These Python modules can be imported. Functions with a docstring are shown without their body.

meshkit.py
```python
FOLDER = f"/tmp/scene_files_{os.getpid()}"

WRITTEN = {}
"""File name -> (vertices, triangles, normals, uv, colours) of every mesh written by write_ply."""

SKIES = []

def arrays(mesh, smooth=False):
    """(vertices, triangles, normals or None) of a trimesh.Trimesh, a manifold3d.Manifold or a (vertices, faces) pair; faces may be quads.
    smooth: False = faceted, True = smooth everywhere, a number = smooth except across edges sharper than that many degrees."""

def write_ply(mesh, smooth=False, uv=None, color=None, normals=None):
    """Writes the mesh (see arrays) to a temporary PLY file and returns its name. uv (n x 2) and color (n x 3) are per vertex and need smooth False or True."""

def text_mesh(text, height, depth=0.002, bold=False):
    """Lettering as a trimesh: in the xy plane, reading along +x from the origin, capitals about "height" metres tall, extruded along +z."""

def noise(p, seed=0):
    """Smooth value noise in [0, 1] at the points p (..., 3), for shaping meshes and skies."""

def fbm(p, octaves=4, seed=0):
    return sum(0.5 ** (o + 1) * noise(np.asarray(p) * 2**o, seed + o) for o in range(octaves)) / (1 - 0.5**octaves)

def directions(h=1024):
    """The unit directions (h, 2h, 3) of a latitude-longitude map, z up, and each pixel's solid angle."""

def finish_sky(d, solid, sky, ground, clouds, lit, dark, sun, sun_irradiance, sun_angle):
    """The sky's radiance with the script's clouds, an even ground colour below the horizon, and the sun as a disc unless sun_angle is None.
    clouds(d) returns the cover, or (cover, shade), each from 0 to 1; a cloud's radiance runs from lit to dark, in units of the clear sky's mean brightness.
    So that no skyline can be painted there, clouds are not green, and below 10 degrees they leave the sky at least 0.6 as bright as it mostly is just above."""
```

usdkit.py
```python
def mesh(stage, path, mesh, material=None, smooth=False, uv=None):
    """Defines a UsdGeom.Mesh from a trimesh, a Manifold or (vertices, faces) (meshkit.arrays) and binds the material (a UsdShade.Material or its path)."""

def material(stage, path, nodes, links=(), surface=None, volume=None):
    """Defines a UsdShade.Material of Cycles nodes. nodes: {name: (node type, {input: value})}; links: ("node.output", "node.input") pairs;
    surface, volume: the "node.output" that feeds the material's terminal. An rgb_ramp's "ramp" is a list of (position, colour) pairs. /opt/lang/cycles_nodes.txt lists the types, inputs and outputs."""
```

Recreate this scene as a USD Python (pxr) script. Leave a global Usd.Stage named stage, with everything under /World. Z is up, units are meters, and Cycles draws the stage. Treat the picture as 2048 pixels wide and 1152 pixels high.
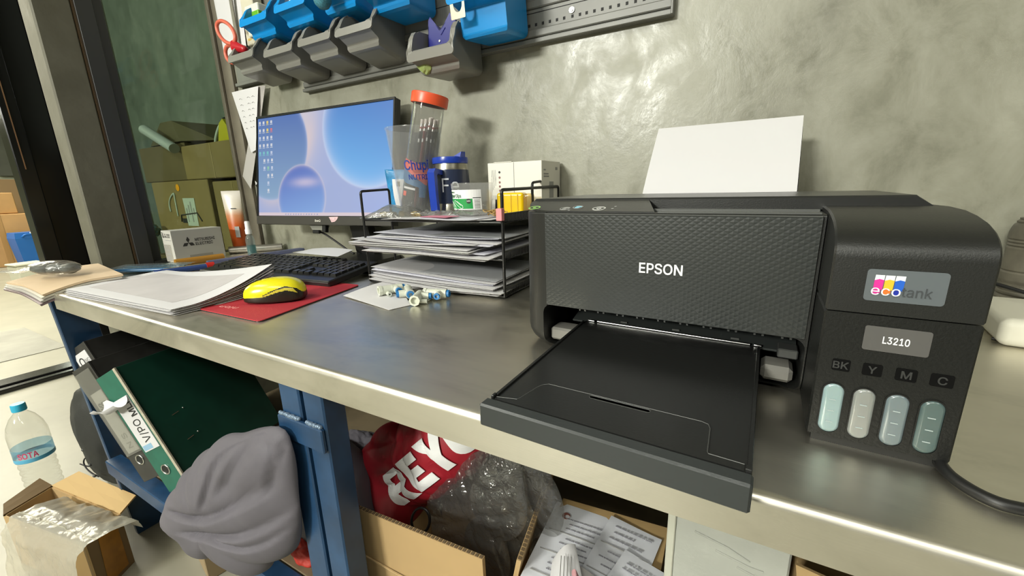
import math
import numpy as np, trimesh, manifold3d as m3, shapely
from shapely import affinity
from shapely.geometry import Polygon, Point, LineString, box as sbox
from pxr import Usd, UsdGeom, UsdLux, UsdShade, Gf, Sdf, Vt
import usdkit, meshkit

stage = Usd.Stage.CreateInMemory()
UsdGeom.SetStageUpAxis(stage, "Z")
UsdGeom.SetStageMetersPerUnit(stage, 1.0)
UsdGeom.Xform.Define(stage, "/World")
UsdGeom.Scope.Define(stage, "/World/Looks")
# ------------------------------------------------------------------ camera, light, exposure
# The origin lies on the bench's top surface where it meets the back wall: x along the wall, y into it, z up. The floor is at z = -0.75.
cam = UsdGeom.Camera.Define(stage, "/World/camera")
cam.CreateHorizontalApertureAttr(36.0)
cam.CreateVerticalApertureAttr(20.25)
cam.CreateFocalLengthAttr(14.382)
cam.CreateClippingRangeAttr(Gf.Vec2f(0.02, 200))
cam.CreateExposureAttr(0.48)
_r, _u, _b, _c = (0.87565768, 0.48215994, -0.02730234), (-0.09226288, 0.22251761, 0.97055318), (0.47403712, -0.84735335, 0.23933472), (-0.36336578, -0.88869108, 0.19609957)
cam.AddTransformOp().Set(Gf.Matrix4d(*_r, 0, *_u, 0, *_b, 0, *_c, 1))
UsdGeom.Scope.Define(stage, "/World/lights")


def rect_light(name, pos, target, w, h, power, col=(1, 1, 1)):
    L = UsdLux.RectLight.Define(stage, "/World/lights/" + name)
    L.CreateWidthAttr(w)
    L.CreateHeightAttr(h)
    L.CreateIntensityAttr(power)
    L.CreateColorAttr(Gf.Vec3f(*col))
    z = np.array(pos, float) - np.array(target, float)
    z /= np.linalg.norm(z)
    x = np.cross([0, 0, 1.0], z)
    x = x / np.linalg.norm(x) if np.linalg.norm(x) > 1e-6 else np.array([1.0, 0, 0])
    y = np.cross(z, x)
    L.AddTransformOp().Set(Gf.Matrix4d(*x, 0, *y, 0, *z, 0, *map(float, pos), 1))


COOL, WARM = (1.0, 1.0, 0.90), (1.0, 0.95, 0.78)
rect_light("hall_lamp", (-2.0, -5.2, 1.72), (-0.9, 0, 0.2), 1.0, 0.42, 62 * 2.14, COOL)        # the hall's lamps, hung below the ceiling
rect_light("hall_lamp_near", (-0.4, -2.5, 1.85), (-0.4, -2.3, 0), 1.3, 0.3, 16, COOL)
rect_light("hall_lamp_left", (-2.1, -1.7, 1.85), (-1.9, -1.3, 0), 1.3, 0.3, 15, COOL)
rect_light("hall_lamp_right", (1.3, -1.9, 1.85), (1.0, -0.8, 0), 1.2, 0.3, 9, COOL)
rect_light("yard_lamp", (-5.6, -0.6, 1.6), (-5.6, -0.6, 0), 2.0, 1.6, 11, WARM)           # the lit shop beyond the door
rect_light("yard_lamp_far", (-9.0, -0.3, 1.6), (-8.6, 0.3, 0), 2.0, 1.2, 11, WARM)
dome = UsdLux.DomeLight.Define(stage, "/World/lights/dome")
dome.CreateIntensityAttr(0.10)
dome.CreateColorAttr(Gf.Vec3f(1.0, 0.98, 0.9))

# ------------------------------------------------------------------ mesh helpers


def TR(x=0, y=0, z=0, rx=0, ry=0, rz=0):
    e = trimesh.transformations.euler_matrix(math.radians(rx), math.radians(ry), math.radians(rz), "sxyz")
    e[:3, 3] = (x, y, z)
    return e


def frame(o, xd, yd):
    x = np.array(xd, float)
    x /= np.linalg.norm(x)
    y = np.array(yd, float)
    z = np.cross(x, y)
    z /= np.linalg.norm(z)
    y = np.cross(z, x)
    M = np.eye(4)
    M[:3, 0], M[:3, 1], M[:3, 2], M[:3, 3] = x, y, z, o
    return M


def tf(m, M):
    m = m.copy()
    m.apply_transform(M)
    return m


def cat(*ms):
    return trimesh.util.concatenate([x for m in ms for x in (m if isinstance(m, (list, tuple)) else [m])])


def hull(pts):
    return trimesh.convex.convex_hull(np.asarray(pts, float))


def box(x0, x1, y0, y1, z0, z1, b=0.0):
    if not b:
        m = trimesh.creation.box([x1 - x0, y1 - y0, z1 - z0])
        m.apply_translation([(x0 + x1) / 2, (y0 + y1) / 2, (z0 + z1) / 2])
        return m
    p = []
    for X, sx in ((x0, 1), (x1, -1)):
        for Y, sy in ((y0, 1), (y1, -1)):
            for Z, sz in ((z0, 1), (z1, -1)):
                p += [(X, Y + sy * b, Z + sz * b), (X + sx * b, Y, Z + sz * b), (X + sx * b, Y + sy * b, Z)]
    return hull(p)


def rbox(x0, x1, y0, y1, z0, z1, r, n=3):
    s = trimesh.creation.icosphere(n - 1, r).vertices
    return hull(np.vstack([s + (X, Y, Z) for X in (x0 + r, x1 - r) for Y in (y0 + r, y1 - r) for Z in (z0 + r, z1 - r)]))


def to_axis(m, axis, at):
    if axis == "z":
        return tf(m, TR(z=at))
    v = m.vertices.copy()
    m = m.copy()
    if axis == "y":   # polygon (x, z), depth along +y
        m.vertices = np.stack([v[:, 0], v[:, 2] + at, v[:, 1]], 1)
        m.invert()
    else:             # polygon (y, z), depth along +x
        m.vertices = np.stack([v[:, 2] + at, v[:, 0], v[:, 1]], 1)
    return m


def prism(poly, h, axis="z", at=0.0):
    poly = poly if hasattr(poly, "geom_type") else Polygon(poly)
    gs = [g for g in getattr(poly, "geoms", [poly]) if g.area > 1e-10]
    return cat([to_axis(trimesh.creation.extrude_polygon(g, h, engine="earcut"), axis, at) for g in gs])


def rrect(x0, x1, y0, y1, r, q=5):
    return sbox(x0 + r, y0 + r, x1 - r, y1 - r).buffer(r, quad_segs=q)


def tube(pts, r, n=10, closed=False):
    p = np.asarray(pts, float)
    d = np.gradient(p, axis=0) if not closed else np.roll(p, -1, 0) - np.roll(p, 1, 0)
    d /= np.linalg.norm(d, axis=1, keepdims=True) + 1e-12
    a = np.cross(d[0], [0, 0, 1.0] if abs(d[0][2]) < 0.9 else [1.0, 0, 0])
    rows, ang = [], np.arange(n) * 2 * np.pi / n
    rr = np.broadcast_to(r, (len(p),))
    for i in range(len(p)):
        a = a - d[i] * (a @ d[i])
        a /= np.linalg.norm(a)
        b = np.cross(d[i], a)
        rows.append(p[i] + rr[i] * (np.cos(ang)[:, None] * a + np.sin(ang)[:, None] * b))
    v = np.vstack(rows)
    f, m = [], len(p)
    for i in range(m if closed else m - 1):
        for j in range(n):
            q = [i * n + j, i * n + (j + 1) % n, ((i + 1) % m) * n + (j + 1) % n, ((i + 1) % m) * n + j]
            f += [[q[0], q[1], q[2]], [q[0], q[2], q[3]]]
    if not closed:
        v = np.vstack([v, p[0], p[-1]])
        for j in range(n):
            f += [[len(v) - 2, (j + 1) % n, j], [len(v) - 1, (m - 1) * n + j, (m - 1) * n + (j + 1) % n]]
    return trimesh.Trimesh(v, f, process=False)


def cyl(p, q, r, n=20, r2=None):
    return tube([p, q], [r, r if r2 is None else r2], n)


def bend(pts, r=0.006, k=5):
    """a polyline with its inner corners rounded"""
    p = [np.array(x, float) for x in pts]
    out = [p[0]]
    for a, b, c in zip(p, p[1:], p[2:]):
        u, w = (a - b), (c - b)
        s = min(r, np.linalg.norm(u) / 2.1, np.linalg.norm(w) / 2.1)
        u, w = b + u / np.linalg.norm(u) * s, b + w / np.linalg.norm(w) * s
        out += [(1 - t) ** 2 * u + 2 * t * (1 - t) * b + t * t * w for t in np.linspace(0, 1, k)]
    return np.array(out + [p[-1]])


def spline(pts, k=8):
    from scipy.interpolate import CubicSpline
    p = np.array(pts, float)
    return CubicSpline(np.arange(len(p)), p)(np.linspace(0, len(p) - 1, (len(p) - 1) * k + 1))


def lathe(prof, n=32):
    p = np.array(prof, float)
    ang = np.arange(n) * 2 * np.pi / n
    v = np.stack([p[:, None, 0] * np.cos(ang), p[:, None, 0] * np.sin(ang), np.broadcast_to(p[:, None, 1], (len(p), n))], -1).reshape(-1, 3)
    f = []
    for i in range(len(p) - 1):
        for j in range(n):
            a, b, c, d = i * n + j, i * n + (j + 1) % n, (i + 1) * n + (j + 1) % n, (i + 1) * n + j
            f += [[a, b, c], [a, c, d]]
    m = trimesh.Trimesh(v, f, process=False)
    m.merge_vertices()
    m.update_faces(m.nondegenerate_faces())
    return m


def shell(P, t):
    """A sheet of thickness t from a grid of points (nu, nv, 3); the grid is its upper face."""
    nu, nv = P.shape[:2]
    du, dv = np.gradient(P, axis=0), np.gradient(P, axis=1)
    n = np.cross(du, dv)
    n /= np.linalg.norm(n, axis=-1, keepdims=True) + 1e-12
    top, bot = P.reshape(-1, 3), (P - n * t).reshape(-1, 3)
    idx = np.arange(nu * nv).reshape(nu, nv)
    a, b, c, d = idx[:-1, :-1].ravel(), idx[1:, :-1].ravel(), idx[1:, 1:].ravel(), idx[:-1, 1:].ravel()
    f = np.vstack([np.stack([a, b, c], 1), np.stack([a, c, d], 1)])
    N = nu * nv
    rim = np.concatenate([idx[:, 0], idx[-1, 1:], idx[-2::-1, -1], idx[0, -2:0:-1]])
    r2 = np.roll(rim, -1)
    side = np.vstack([np.stack([r2, rim, rim + N], 1), np.stack([r2, rim + N, r2 + N], 1)])
    return trimesh.Trimesh(np.vstack([top, bot]), np.vstack([f, f[:, ::-1] + N, side]), process=False)


def quad_grid(A, B, C, D, nu, nv, f=None):
    """grid from corner A to B (u) and A to D (v); f(u, v) is added"""
    u, v = np.meshgrid(np.linspace(0, 1, nu), np.linspace(0, 1, nv), indexing="ij")
    A, B, C, D = (np.array(x, float) for x in (A, B, C, D))
    P = (1 - u)[..., None] * ((1 - v)[..., None] * A + v[..., None] * D) + u[..., None] * ((1 - v)[..., None] * B + v[..., None] * C)
    return P + f(u, v) if f else P


def up(z):
    return np.stack([0 * z, 0 * z, z], -1)


def man(m):
    m = trimesh.Trimesh(m.vertices, m.faces)
    return m3.Manifold(m3.Mesh(np.asarray(m.vertices, np.float32), np.asarray(m.faces, np.uint32)))


def minus(a, *bs):
    a = man(a)
    for b in bs:
        a = a - man(b)
    q = a.to_mesh()
    return trimesh.Trimesh(q.vert_properties[:, :3], q.tri_verts, process=False)


_T = {}


def text(s, h, o, xd, yd, d=0.0003, bold=False, align="l", width=None):
    k = (s, bold)
    if k not in _T:
        t = meshkit.text_mesh(s, 1.0, 0.02, bold)
        _T[k] = t
    t = _T[k].copy()
    b = t.bounds
    w = b[1][0] - b[0][0]
    sx = h if width is None else width / w
    t.apply_translation([-b[0][0], 0, 0])
    t.apply_transform(np.diag([sx, h, d / 0.02, 1]))
    w *= sx
    t.apply_translation([{"l": 0, "c": -w / 2, "r": -w}[align], 0, 0])
    return tf(t, frame(o, xd, yd))


def wrap(m, R, cx=0.0):
    """bends a flat mesh (x along, y up, z out) around a vertical cylinder or cone of radius R (a number or R(y)), facing -y"""
    m = m.subdivide_to_size(0.006) if len(m.faces) < 4000 else m.copy()
    v = m.vertices.copy()
    r = R(v[:, 1]) if callable(R) else R
    a = v[:, 0] / r
    rr = r + v[:, 2]
    m.vertices = np.stack([cx + rr * np.sin(a), -rr * np.cos(a), v[:, 1]], 1)
    return m


# ------------------------------------------------------------------ prims
_N = {}


def numbered(parent, name):
    k = (parent, name)
    _N[k] = _N.get(k, -1) + 1
    return f"{parent}/{name}" + (f"_{_N[k]:03d}" if _N[k] else "")


def keys(p, label=None, category=None, group=None, kind=None):
    for k, v in (("label", label), ("category", category), ("group", group), ("kind", kind)):
        if v:
            p.SetCustomDataByKey(k, v)
    return p


def thing(name, label, category, loc=(0, 0, 0), rz=0, group=None, rx=0, ry=0, kind=None):
    x = UsdGeom.Xform.Define(stage, numbered("/World", name))
    x.AddTranslateOp().Set(Gf.Vec3d(*map(float, loc)))
    if rx or ry:
        x.AddRotateXYZOp().Set(Gf.Vec3f(rx, ry, rz))
    elif rz:
        x.AddRotateZOp().Set(float(rz))
    return keys(x.GetPrim(), label, category, group, kind)


def obj(name, mesh, mat, parent=None, smooth=False, label=None, category=None, group=None, kind=None):
    if parent is None:
        b = mesh.bounds
        c = np.array([(b[0][0] + b[1][0]) / 2, (b[0][1] + b[1][1]) / 2, b[0][2]])
        mesh = tf(mesh, TR(*(-c)))
        m = usdkit.mesh(stage, numbered("/World", name), mesh, mat, smooth)
        m.AddTranslateOp().Set(Gf.Vec3d(*c))
    else:
        m = usdkit.mesh(stage, numbered(str(parent.GetPath()), name), mesh, mat, smooth)
    return keys(m.GetPrim(), label, category, group, kind)


def struct(name, mesh, mat, parent=None, smooth=False, label=None):
    return obj(name, mesh, mat, parent, smooth, label=label, kind="structure" if parent is None else None)


def dup(src, name, label, category, loc, rz=0, group=None, rx=0):
    p = thing(name, label, category, loc, rz, group, rx)
    p.GetReferences().AddInternalReference(src.GetPath())
    p.SetInstanceable(True)
    return p


# ------------------------------------------------------------------ materials
_M = {}


def mat(name, col, rough=0.5, metal=0.0, vary=None, bump=None, emit=None, spec=None, coat=None, trans=None, ior=None, sss=None, coord="position", aniso=None):
    """principled material; vary=(scale, amount) mottles the colour, bump=(scale, strength)"""
    if name in _M:
        return _M[name]
    P = {"base_color": col, "roughness": rough, "metallic": metal}
    if emit:
        P["emission_color"], P["emission_strength"] = emit[0], emit[1]
    if spec is not None:
        P["specular_ior_level"] = spec
    if coat:
        P["coat_weight"], P["coat_roughness"] = coat
    if trans:
        P["transmission_weight"] = trans
    if ior:
        P["ior"] = ior
    if sss:
        P["subsurface_weight"], P["subsurface_scale"] = sss
    nodes, links = {"p": ("principled_bsdf", P)}, []
    if vary or bump:
        nodes["g"] = ("geometry", {}) if coord == "position" else ("texture_coordinate", {})
        src = "g.position" if coord == "position" else "g.object"
    if vary:
        s, a = vary
        nodes["n"] = ("noise_texture", {"scale": s, "detail": 5.0, "roughness": 0.6})
        nodes["r"] = ("rgb_ramp", {"ramp": [(0.3, tuple(c * (1 - a) for c in col)), (0.7, tuple(min(1, c * (1 + a)) for c in col))]})
        links += [(src, "n.vector"), ("n.fac", "r.fac"), ("r.color", "p.base_color")]
    if bump:
        nodes["bn"] = ("noise_texture", {"scale": bump[0], "detail": 4.0})
        nodes["b"] = ("bump", {"strength": bump[1], "distance": 0.002})
        links += [(src, "bn.vector"), ("bn.fac", "b.height"), ("b.normal", "p.normal")]
    _M[name] = usdkit.material(stage, "/World/Looks/" + name, nodes, links, "p.BSDF")
    return _M[name]


def concrete(name, dark, mid, light, rough=(0.26, 0.52), scale=1.0, gloss=0.5):
    return usdkit.material(stage, "/World/Looks/" + name, {
        "g": ("geometry", {}),
        "m": ("mapping", {"scale": (1.0, 1.0, 0.75), "rotation": (0, 0.5, 0)}),
        "n1": ("noise_texture", {"scale": 3.1 * scale, "detail": 9.0, "roughness": 0.62, "distortion": 0.35}),
        "n2": ("noise_texture", {"scale": 13 * scale, "detail": 7.0, "roughness": 0.65, "distortion": 0.5}),
        "n3": ("noise_texture", {"scale": 55 * scale, "detail": 3.0}),
        "mx": ("mix_float", {"fac": 0.4}),
        "r": ("rgb_ramp", {"ramp": [(0.30, dark), (0.5, mid), (0.68, light)]}),
        "rr": ("map_range", {"from_min": 0.36, "from_max": 0.66, "to_min": rough[0], "to_max": rough[1], "clamp": True}),
        "bm": ("mix_float", {"fac": 0.35}),
        "b": ("bump", {"strength": 0.32, "distance": 0.004}),
        "p": ("principled_bsdf", {"specular_ior_level": gloss})},
        [("g.position", "m.vector"), ("m.vector", "n1.vector"), ("m.vector", "n2.vector"), ("g.position", "n3.vector"), ("n1.fac", "mx.a"), ("n2.fac", "mx.b"), ("mx.result", "r.fac"),
         ("r.color", "p.base_color"), ("n2.fac", "rr.value"), ("rr.result", "p.roughness"), ("n2.fac", "bm.a"), ("n3.fac", "bm.b"), ("bm.result", "b.height"), ("b.normal", "p.normal")], "p.BSDF")


def clear(name, tint, gloss=0.12, haze=0.0, hazecol=(0.8, 0.8, 0.8), rough=0.08, bump=None, gain=(0.55, 0.035)):
    """thin see-through plastic or glass: a transparent film with a fresnel gloss and, if hazy, some milky white"""
    nodes = {"t": ("transparent_bsdf", {"color": tint}), "g": ("glossy_bsdf", {"color": (1, 1, 1), "roughness": rough}), "f": ("layer_weight", {"blend": 0.5}),
             "pw": ("math", {"math_type": "power", "value2": 3.5}), "ma": ("math", {"math_type": "multiply_add", "value2": gain[0], "value3": gain[1]}),
             "m": ("mix_closure", {}), "d": ("diffuse_bsdf", {"color": hazecol}), "tl": ("translucent_bsdf", {"color": hazecol}), "dm": ("mix_closure", {"fac": 0.5}), "h": ("mix_closure", {"fac": haze})}
    links = [("t.BSDF", "h.closure1"), ("d.BSDF", "dm.closure1"), ("tl.BSDF", "dm.closure2"), ("dm.closure", "h.closure2"), ("h.closure", "m.closure1"), ("g.BSDF", "m.closure2"), ("f.facing", "pw.value1"), ("pw.value", "ma.value1"), ("ma.value", "m.fac")]
    if bump:
        nodes["gg"], nodes["bn"], nodes["b"] = ("geometry", {}), ("noise_texture", {"scale": bump[0], "detail": 3.0, "distortion": 1.0}), ("bump", {"strength": bump[1], "distance": 0.004})
        links += [("gg.position", "bn.vector"), ("bn.fac", "b.height"), ("b.normal", "g.normal"), ("b.normal", "f.normal")]
    return usdkit.material(stage, "/World/Looks/" + name, nodes, links, "m.closure")


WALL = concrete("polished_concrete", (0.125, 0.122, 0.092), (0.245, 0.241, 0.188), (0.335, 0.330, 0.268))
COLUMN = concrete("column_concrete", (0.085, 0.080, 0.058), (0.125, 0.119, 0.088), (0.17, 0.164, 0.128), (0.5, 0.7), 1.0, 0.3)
HALLWALL = concrete("hall_concrete", (0.10, 0.12, 0.10), (0.17, 0.20, 0.17), (0.26, 0.29, 0.25), (0.5, 0.7))
FLOOR = mat("floor_screed", (0.315, 0.302, 0.24), 0.42, vary=(3, 0.12), bump=(30, 0.05))
CEIL = mat("ceiling_paint", (0.5, 0.5, 0.46), 0.8)
TRIM = mat("trim_wood", (0.16, 0.14, 0.105), 0.55, vary=(9, 0.2))
FRAME = mat("window_frame_metal", (0.035, 0.036, 0.036), 0.45)
FRAMEB = mat("frame_edge_bronze", (0.06, 0.035, 0.015), 0.4)
DOORBLACK = mat("door_black_metal", (0.006, 0.006, 0.006), 0.18)
GLASS = clear("tinted_glass", (0.60, 0.67, 0.59), rough=0.02, gain=(0.22, 0.012))
BLACKP = mat("printer_black", (0.011, 0.0115, 0.0105), 0.40, bump=(900, 0.10))
BLACKG = mat("printer_gloss", (0.018, 0.0185, 0.0175), 0.30, bump=(700, 0.05))
TANKM = mat("tank_black", (0.0085, 0.009, 0.0082), 0.40, bump=(500, 0.16), spec=0.35)
DARKIN = mat("printer_inside", (0.006, 0.0065, 0.0065), 0.5)
GREYP = mat("printer_grey_plastic", (0.075, 0.078, 0.074), 0.4)
GUIDE = mat("printer_guide", (0.03, 0.034, 0.033), 0.35)
STEELROD = mat("bright_rod", (0.7, 0.7, 0.68), 0.25, 1.0)
WHITEINK = mat("white_print", (0.78, 0.78, 0.78), 0.6)
BLACKINK = mat("black_print", (0.02, 0.02, 0.02), 0.6)
GREYINK = mat("grey_print", (0.30, 0.30, 0.29), 0.6)
PAPER = mat("white_paper", (0.61, 0.60, 0.61), 0.8)

# ------------------------------------------------------------------ the setting
FZ = -0.75
struct("floor", box(-11.6, 3.3, -7.1, 2.4, FZ - 0.1, FZ), FLOOR)
wall = struct("wall_back", box(-1.97, 3.2, 0, 0.12, FZ, 1.95), WALL)
ln = [(-0.597, 0.492), (-0.5865, 0.492), (-0.588, 0.42), (-0.593, 0.39), (-0.5945, 0.365), (-0.600, 0.345), (-0.6005, 0.37), (-0.598, 0.40), (-0.5975, 0.44)]
struct("filler_line", tf(prism(ln, 0.0012, "y", -0.0008), TR(0.615, -0.06, 0.75)), mat("filler_grey", (0.17, 0.165, 0.13), 0.45, vary=(40, 0.2)), wall, label="grey smear of filler running down the wall")
struct("nail_hole", tf(cyl((-0.70, -0.0008, 0.43), (-0.70, 0.002, 0.43), 0.0022, 10), TR(0.615, -0.06, 0.75)), DARKIN, wall)
for pts in ([(-0.835, 0.355), (-0.80, 0.338), (-0.785, 0.334)], [(-0.86, 0.30), (-0.835, 0.288)], [(-0.798, 0.36), (-0.79, 0.372)]):
    struct("scratch", tf(tube([(x, 0.0002, z) for x, z in pts], 0.0011, 5), TR(0.615, -0.06, 0.75)), mat("scratch_grey", (0.11, 0.108, 0.085), 0.5), wall)
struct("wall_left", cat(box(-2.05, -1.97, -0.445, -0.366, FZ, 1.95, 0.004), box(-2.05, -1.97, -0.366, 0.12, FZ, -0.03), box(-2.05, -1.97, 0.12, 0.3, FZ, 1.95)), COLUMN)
win = UsdGeom.Xform.Define(stage, "/World/window_1").GetPrim()
keys(win, kind="structure")
struct("window_frame", cat(box(-2.02, -1.966, -0.362, -0.322, -0.03, 1.95, 0.002), box(-2.02, -1.985, -0.322, -0.295, -0.03, 1.95, 0.002), box(-2.02, -1.966, -0.322, 0.0, -0.03, 0.0)), FRAME, win)
struct("frame_edge", box(-2.02, -1.967, -0.3665, -0.362, -0.03, 1.95), FRAMEB, win)
struct("pane", box(-2.006, -1.998, -0.295, -0.0005, 0.0, 1.95), GLASS, win)
struct("trim_1", cat(box(-1.985, -1.915, -0.014, -0.0005, 0.0, 1.95, 0.002), box(-1.984, -1.966, -0.024, -0.014, 0.0, 1.95, 0.002)), TRIM)
struct("wall_hall", box(-3.72, -1.97, 0.3, 0.4, FZ, 1.95), HALLWALL)
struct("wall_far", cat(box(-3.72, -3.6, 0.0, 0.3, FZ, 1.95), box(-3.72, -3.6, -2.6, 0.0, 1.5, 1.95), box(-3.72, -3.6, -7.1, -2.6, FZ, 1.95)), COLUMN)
door = UsdGeom.Xform.Define(stage, "/World/door_1").GetPrim()
keys(door, kind="structure")
struct("door_frame", cat(box(-3.66, -3.55, -0.045, 0.003, FZ, 1.5, 0.003), box(-3.645, -3.565, -0.15, -0.045, FZ, 1.5, 0.003), box(-3.66, -3.55, -0.215, -0.15, FZ, 1.5, 0.004)), DOORBLACK, door)
struct("edge_strip", box(-3.5495, -3.546, -0.19, -0.186, 0.35, 1.4), mat("copper_strip", (0.5, 0.28, 0.16), 0.3, 0.8), door)
struct("floor_track", cat(box(-3.72, -3.60, -2.6, -0.19, FZ, FZ + 0.03, 0.004), box(-3.59, -3.545, -2.6, -0.19, FZ, FZ + 0.022, 0.004)), DOORBLACK, door)
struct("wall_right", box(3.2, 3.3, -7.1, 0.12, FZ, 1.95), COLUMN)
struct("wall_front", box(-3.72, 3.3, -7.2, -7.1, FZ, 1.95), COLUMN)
struct("ceiling", box(-3.72, 3.3, -7.1, 0.4, 1.95, 2.05), CEIL)
YARD = mat("yard_plaster", (0.42, 0.46, 0.36), 0.7, vary=(2, 0.25))
struct("wall_yard", cat(box(-11.6, -11.5, -4, 2.4, FZ, 2.2), box(-11.6, -3.72, 2.3, 2.4, FZ, 2.2), box(-11.6, -3.72, -4.1, -4, FZ, 2.2), box(-11.6, -3.72, -4.1, 2.4, 2.2, 2.3)), YARD)
struct("floor_slab", box(-5.1, -4.2, -2.4, -0.1, FZ, FZ + 0.004), mat("floor_patch", (0.27, 0.265, 0.23), 0.6, vary=(5, 0.15)))

# ------------------------------------------------------------------ the workbench
STEEL = usdkit.material(stage, "/World/Looks/stainless", {
    "g": ("geometry", {}), "m": ("mapping", {"scale": (0.5, 1.0, 1.0), "rotation": (0, 0, 0.35)}),
    "n1": ("noise_texture", {"scale": 7, "detail": 6.0, "roughness": 0.6, "distortion": 0.6}),
    "m2": ("mapping", {"scale": (3, 160, 160)}), "n2": ("noise_texture", {"scale": 6, "detail": 3.0}),
    "rr": ("map_range", {"from_min": 0.3, "from_max": 0.7, "to_min": 0.30, "to_max": 0.46, "clamp": True}),
    "r": ("rgb_ramp", {"ramp": [(0.3, (0.64, 0.615, 0.54)), (0.7, (0.83, 0.79, 0.69))]}),
    "b": ("bump", {"strength": 0.06, "distance": 0.001}),
    "p": ("principled_bsdf", {"metallic": 1.0})},
    [("g.position", "m.vector"), ("m.vector", "n1.vector"), ("g.position", "m2.vector"), ("m2.vector", "n2.vector"), ("n1.fac", "rr.value"), ("rr.result", "p.roughness"), ("n1.fac", "r.fac"), ("r.color", "p.base_color"),
     ("n2.fac", "b.height"), ("b.normal", "p.normal")], "p.BSDF")
BLUE = mat("blue_enamel", (0.014, 0.050, 0.118), 0.38, vary=(14, 0.3), bump=(60, 0.08))
WELD = mat("weld_grey", (0.16, 0.22, 0.30), 0.35, 0.4, bump=(300, 0.5))
DECK = mat("shelf_board", (0.22, 0.17, 0.10), 0.7, vary=(8, 0.2))
bench = thing("workbench", "long stainless steel topped workbench with blue painted legs along the concrete wall", "workbench", (0, 0, FZ))
B = TR(0, 0, -FZ)
top = Polygon([(-1.66, -0.62), (2.2, -0.62), (2.2, -0.002), (-1.955, -0.002), (-1.955, -0.10), (-1.93, -0.26)])
front = [(-0.62, -0.036), (-0.62, -0.007), (-0.6193, -0.004), (-0.6175, -0.0015), (-0.615, -0.0002), (-0.612, 0.0), (-0.58, 0.0), (-0.58, -0.003), (-0.617, -0.003), (-0.617, -0.034), (-0.60, -0.034), (-0.60, -0.036)]
plate = prism(top.intersection(sbox(-3, -0.58, 3, 0)), 0.003, "z", -0.003)
lip = to_axis(trimesh.creation.extrude_polygon(Polygon(front), 3.84, engine="earcut"), "x", -1.64)
end = prism([(-1.66, -0.62), (-1.64, -0.62), (-1.64, -0.58), (-1.684, -0.58)], 0.036, "z", -0.036)
obj("worktop", tf(cat(plate, lip, end), B), STEEL, bench, 30)
obj("top_underside", tf(prism(top.buffer(-0.012).intersection(sbox(-3, -0.598, 3, -0.006)), 0.018, "z", -0.022), B), DARKIN, bench)


def leg(x0, x1, y0, y1, dx=0.0, dy=0.0):
    v = []
    for z, ox, oy in ((-0.75, dx, dy), (-0.024, 0, 0)):
        for X in (x0, x1):
            for Y in (y0, y1):
                v += [(X + ox + (0.002 if X == x0 else -0.002), Y + oy, z), (X + ox, Y + oy + (0.002 if Y == y0 else -0.002), z)]
    return hull(v)


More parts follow.
